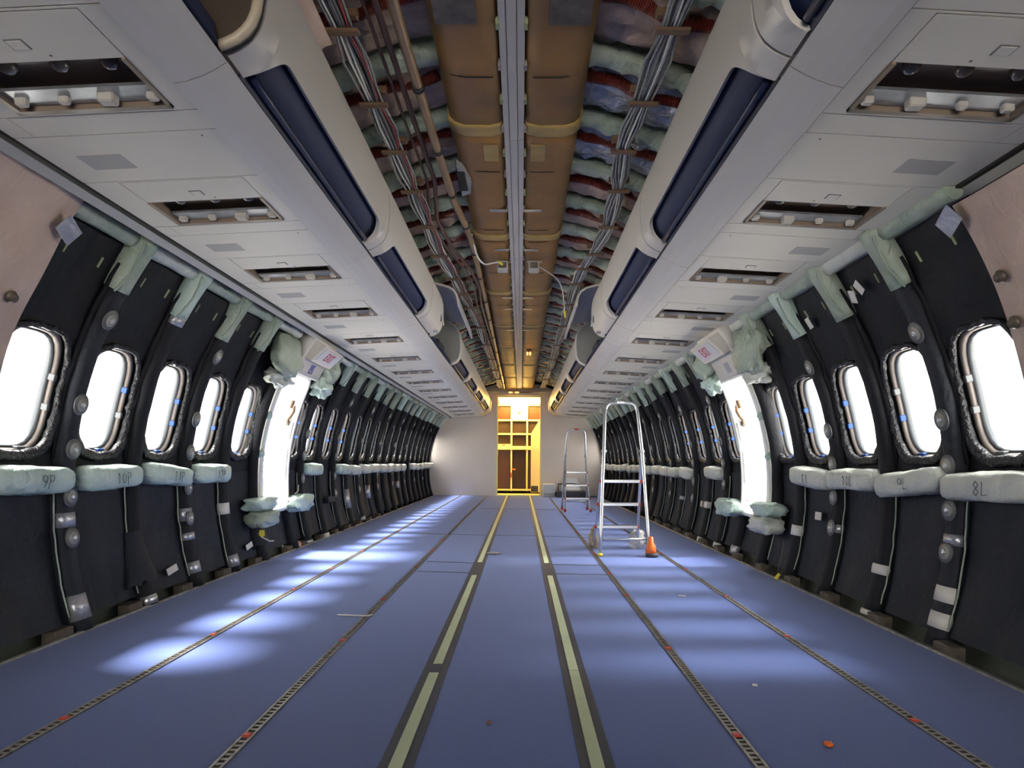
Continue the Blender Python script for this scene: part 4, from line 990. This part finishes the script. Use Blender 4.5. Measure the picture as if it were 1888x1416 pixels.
# ------------------------------------------------------------------ step ladders
def ladder_parts(root, wrapped):
    """built around the midpoint of the feet; -y is the hooped front"""
    B = root.location
    p = lambda x, y, z: Vector((B.x+x, B.y+y, B.z+z))
    # hoop frame: straight tube legs joined by a bow on top
    fl = [(-.187,-.24,.0),(-.143,-.07,.785),(-.128,0.0,1.08)]
    fr_ = [(.186,-.24,.0),(.153,-.07,.785),(.130,0.0,1.08)]
    bow = [(-.122,.012,1.12),(-.110,.018,1.148),(-.085,.022,1.165),(0,.024,1.172),(.085,.022,1.165),(.112,.018,1.148),(.124,.012,1.12)]
    path = [p(*v) for v in fl+bow+fr_[::-1]]
    sp = []
    for i in range(len(path)-1):
        for q in range(4): sp.append(path[i].lerp(path[i+1], q/4))
    sp.append(path[-1])
    MB().tube(sp, .0125, 12).build('hoop_frame', 'alu', root)
    legs = [((-.135,-.055,.79), (-.190,.24,.0)), ((.150,-.055,.79), (.170,.24,.0))]
    for a, b in legs:
        MB().loft([[p(c[0]+dx, c[1]+dy, c[2]) for dx, dy in ((-.009,-.014),(.009,-.014),(.009,.014),(-.009,.014))] for c in (a, b)], smooth=False).build('rear_leg', 'alu', root)
    def lx(i, z):
        a, b = legs[i]; f = (a[2]-z)/(a[2]-b[2]); return a[0]+(b[0]-a[0])*f, a[1]+(b[1]-a[1])*f
    for z in (.555, .37, .185):
        (x0, y0), (x1, y1) = lx(0, z), lx(1, z)
        MB().box(B.x+x0+.008, B.x+x1-.008, B.y+y0-.045, B.y+y0+.035, B.z+z-.012, B.z+z+.012, .003).build('step', 'alu', root)
        for x in (x0, x1): MB().box(B.x+x-.012, B.x+x+.012, B.y+y0-.018, B.y+y0+.018, B.z+z-.014, B.z+z+.014, .003).build('step_cap', 'red', root)
    MB().tube([p(-.175,-.20,.125), p(.178,-.20,.125)], .009, 8).build('brace_bar', 'alu', root)
    for x in (-.140, .151): MB().tube([p(x-.02,-.064,.79), p(x+.02,-.064,.79)], .012, 10).build('hinge_bolt', 'rivet', root)
    MB().box(B.x-.03, B.x+.03, B.y+.008, B.y+.04, B.z+1.160, B.z+1.184, .004).build('top_catch', 'red' if not wrapped else 'alu', root)
    if wrapped:
        MB().tube([p(-.188,-.245,.0), p(-.187,-.24,.022)], .020, 10).build('foot_tip', 'yellow', root)
        MB().lathe([(.045,0),(.047,.02),(.044,.03)], 16, Matrix.Translation(p(.196,-.255,0))).build('foot_pad', 'darkfoot', root)
        MB().lathe([(.041,.024),(.040,.06),(.036,.085),(.022,.105),(.017,.15)], 16, Matrix.Translation(p(.190,-.25,0))).build('foot_cover', 'orange', root)
        for (x, y, r, m) in ((-.190, .24, (.040,.045,.085), 'ragbrown'), (.170, .24, (.062,.05,.085), 'ragwhite')):
            mb = MB(); lump(mb, p(x, y, .075), r, x*9, 14, .5); mb.build('foot_wrap', m, root)
    else:
        for c in ((-.187,-.24),(.186,-.24),(-.19,.24),(.17,.24)):
            MB().box(B.x+c[0]-.018, B.x+c[0]+.018, B.y+c[1]-.02, B.y+c[1]+.02, B.z, B.z+.045, .006).build('foot_cap', 'red', root)
r1 = thing('step_ladder', (.780, 5.34, 0), 'nearer aluminium step ladder with one orange foot and wrapped rear feet', 'step ladder'); ladder_parts(r1, True)
r2 = thing('step_ladder', (.790, 9.83, 0), 'farther aluminium step ladder with small red feet before the bulkhead', 'step ladder'); ladder_parts(r2, False)
r2.rotation_euler = (0, 0, pi)

# ------------------------------------------------------------------ bulkhead, header, galley
DX0, DX1, DZ = -.485, .385, 2.06
def bulk_outline(zs, sd): return [Vector((WC[sd]+sd*math.sqrt(max(0, 1.80**2-(z-ZC)**2)), 0, z)) for z in zs]
mb = MB()
zs = [0+2.06*i/24 for i in range(25)]
for sd, xd in ((-1, DX0), (1, DX1)):
    e = bulk_outline(zs, sd)
    mb.grid([[Vector((e[i].x+(xd-e[i].x)*j/6, Y_END, zs[i])) for j in range(7)] for i in range(25)], False)
zt = [2.06+.24*i/6 for i in range(7)]
rows = []
for z in zt:
    h = math.sqrt(max(.0001, 1.80**2-(z-ZC)**2)); rows.append([Vector((-.09-h+2*h*j/16, Y_END, z)) for j in range(17)])
mb.grid(rows, False)
o = struct(mb.build('wall_far', 'bulk', solid=.03), 'pale flat bulkhead at the far end of the cabin', 'wall')
mb = MB()
mb.grid([[Vector((-.09-h+2*h*j/12, Y_END+.05, z)) for j in range(13)] for z, h in [(2.10+.33*i/10, math.sqrt(max(.0004, 1.868**2-(2.10+.33*i/10-ZC)**2))) for i in range(11)]], False)
struct(mb.build('wall_far_upper', 'gap', solid=.02), 'dark closure above the bulkhead header', 'wall')
# gasket around bulkhead
for sd in (-1, 1):
    mb = MB(); mb.tube([(v.x-sd*.01, Y_END-.03, v.z) for v in bulk_outline([.02+1.5*i/20 for i in range(21)], sd)], .014, 6); trim(mb, 'trimgrey', f'grey gasket around the bulkhead edge, {SIDE[sd]}', 'gasket')
mb = MB()
for x0, x1 in ((DX0-.035, DX0), (DX1, DX1+.035)): mb.box(x0, x1, Y_END-.035, Y_END+.05, 0, DZ, .004)
mb.box(DX0-.035, DX1+.035, Y_END-.035, Y_END+.05, DZ-.03, DZ+.03, .004); trim(mb, 'galley', 'cream door frame around the galley opening', 'door frame')
root = thing('header_panel', (-.05, Y_END-.12, 2.08), 'cream header panel with two amber indicator lights over the galley opening', 'header panel')
mb = MB(); rows = []
for i in range(13):
    x = -.80+1.5*i/12; c = 1-((x+.05)/.76)**2
    zt_ = 2.16+.05*c
    rows.append([(x, Y_END-.20, 2.10), (x, Y_END-.22, 2.13), (x, Y_END-.20, zt_), (x, Y_END-.03, zt_+.02), (x, Y_END-.03, 2.10)])
mb.loft(rows, smooth=False); mb.build('panel', 'header', root)
MB().box(-.46, .36, Y_END-.24, Y_END-.20, 2.055, 2.135, .01).build('light_cove', 'header', root)
for x in (-.225, -.095): MB().box(x-.035, x+.035, Y_END-.252, Y_END-.238, 2.098, 2.118, .003).build('indicator_light', 'indic', root)
MB().box(-.04, .20, Y_END-.246, Y_END-.238, 2.10, 2.115, .002).build('dark_slot', 'clamp', root)
# galley recess
mb = MB(); y0, y1 = Y_END+.05, Y_END+1.6
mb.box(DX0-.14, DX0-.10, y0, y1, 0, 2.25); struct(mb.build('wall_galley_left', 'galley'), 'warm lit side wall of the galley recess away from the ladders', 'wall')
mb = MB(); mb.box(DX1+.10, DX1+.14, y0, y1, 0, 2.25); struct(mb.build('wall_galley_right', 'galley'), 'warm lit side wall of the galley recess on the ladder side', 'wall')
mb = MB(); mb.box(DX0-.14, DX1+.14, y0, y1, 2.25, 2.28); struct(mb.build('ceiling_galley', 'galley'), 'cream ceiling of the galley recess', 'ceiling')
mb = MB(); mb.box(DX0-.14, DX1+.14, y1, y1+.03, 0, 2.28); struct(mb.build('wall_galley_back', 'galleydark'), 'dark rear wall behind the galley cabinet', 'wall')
gx = [-.52, -.205, .145, .46]; gy = Y_END+.75
root = thing('galley_cabinet', (-.03, gy, 0), 'cream galley cabinet with brown compartments behind the bulkhead opening', 'galley cabinet')
mb = MB()
for x in (-.535, -.215, .125, .455): mb.box(x-.018, x+.018, gy-.026, gy+.48, .065, 2.045, .003)
for z in (.09, 1.00, 1.02, 1.30, 1.60, 1.93): mb.box(-.55, .47, gy-.03, gy+.5, z-.018, z+.018, .003)
mb.box(-.575, .475, gy-.03, gy+.5, 2.03, 2.24, .003); mb.box(-.55, .47, gy-.05, gy+.5, .96, 1.03, .004); mb.box(-.55, .47, gy+.48, gy+.5, .06, 2.05)
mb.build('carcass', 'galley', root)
cols = [(-.517, -.233), (-.197, .107), (.143, .437)]
for ci, (a, b) in enumerate(cols):
    for z0, z1, m in ((.115, .955, 'galleybrown' if ci != 1 else 'galleydark'), (1.04, 1.28, 'galleydark'), (1.32, 1.58, 'galleydark'), (1.62, 1.91, 'galleybrown')):
        if ci == 1 and z0 > 1.6:
            d = MB().box(a-.01, b+.01, gy-.06, gy+.02, z0-.0, z1+.1, .006).build('light_box', 'lamp', root); MB().box((a+b)/2-.035, (a+b)/2+.035, gy-.066, gy-.058, z0+.10, z0+.17, .004).build('latch_plate', 'bracket', d); continue
        MB().box(a+.012, b-.012, gy+.04, gy+.06, z0+.006, z1-.006, .004).build('compartment_door', m, root)
MB().box(-.505, -.24, gy-.01, gy+.03, 1.04, 1.085, .003).build('drawer_lip', 'header', root)
MB().box(-.40, -.36, gy-.016, gy-.008, 1.05, 1.075, .003).build('red_latch', 'red', root)
MB().box(-.235, -.20, gy-.05, gy-.028, .36, .46, .004).build('red_latch', 'red', root); MB().box(-.20, -.12, gy-.06, gy-.03, .52, .55, .006).build('turn_latch', 'orange', root)
root = thing('galley_side_panel', (.35, gy-.3, 0), 'tall yellow lit panel with sloping top beside the galley cabinet', 'panel')
P = [(.205, .05), (.47, .05), (.47, 1.62), (.40, 1.62), (.205, 1.30)]
MB().loft([[(x, y, z) for x, z in P] for y in (gy-.34, gy-.30)], smooth=False).build('panel', 'galley', root)
MB().box(.21, .36, gy-.36, gy-.345, .06, .19, .006).build('dark_vent', 'boxdark', root)
root = thing('galley_lamp', (-.04, gy-.12, 1.955), 'glowing warm lamp strip under the galley ceiling', 'lamp')
MB().box(-.48, .40, gy-.16, gy-.08, 1.955, 2.01, .008).build('diffuser', 'lamp', root); MB().box(-.50, .42, gy-.18, gy-.07, 2.01, 2.03, .005).build('housing', 'galley', root)
mb = MB(); mb.box(-.62, .52, Y_END+.05, gy-.04, .0, .012, .003); trim(mb, 'galley', 'pale galley floor plate behind the opening', 'floor plate')
l = bpy.data.lights.new('galley_bulb', 'AREA'); l.energy = 48; l.color = (1, .66, .16); l.shape = 'RECTANGLE'; l.size = .8; l.size_y = .3
lo = bpy.data.objects.new('galley_bulb', l); COL.objects.link(lo); lo.location = (-.04, Y_END+.25, 2.10); lo.rotation_euler = (rad(50), 0, 0)

# boxes at the foot of the bulkhead on the ladder side
root = thing('storage_box', (.56, 13.75, 0), 'pale grey carton on the floor against the bulkhead', 'box')
MB().box(.44, .68, 13.6, 13.95, 0, .26, .01).build('carton', 'boxwhite', root); MB().box(.46, .66, 13.595, 13.602, .03, .08, .002).build('grille', 'plac', root)
root = thing('equipment_case', (.98, 13.6, 0), 'low black case on the floor behind the farther ladder', 'case')
MB().box(.70, 1.28, 13.4, 13.99, 0, .13, .012).build('case', 'boxdark', root)
MB().tube([(.73,13.42,.13),(.73,13.42,.27),(.98,13.42,.28),(1.2,13.42,.26)], .012, 8).build('handle', 'boxdark', root)
root = thing('folded_sheet', (1.0, 13.9, .13), 'folded pale sheet leaning on the bulkhead above the black case', 'sheet')
MB().loft([[(.82,13.93,.13),(1.22,13.93,.13),(1.14,14.02,.38),(.86,14.02,.36)], [(.82,13.97,.13),(1.22,13.97,.13),(1.14,14.06,.38),(.86,14.06,.36)]], smooth=False).build('sheet', 'boxwhite', root)

# ------------------------------------------------------------------ outside: ground vehicle seen through the hatches
for sd in (-1, 1):
    y = 12.6; x = sd*4.6
    root = thing('ground_vehicle', (x, y, -2.2), f'pale blue vehicle outside the hatch, {SIDE[sd]}', 'vehicle')
    MB().box(x-.8, x+.8, y-1.5, y+1.6, -1.75, .48, .06).build('body', 'truckblue', root)
    MB().box(x-.7, x+.7, y-1.51, y-1.3, -.55, -.1, .05).build('windscreen', 'boxwhite', root)
    for dy in (-1.0, 1.0):
        for dx in (-.7, .7): MB().lathe([(.001,-.1),(.42,-.1),(.45,-.06),(.45,.06),(.42,.1),(.001,.1)], 20, Matrix.Translation((x+dx, y+dy, -1.75)) @ Matrix.Rotation(pi/2, 4, 'Y')).build('wheel', 'rubber', root)
mb = MB(); mb.box(-60, 60, -40, 60, -2.25, -2.2); struct(mb.build('ground', mat('apron_concrete', (.82,.80,.76), .9, var=.15, vscale=.5)), 'pale concrete apron outside', 'ground')
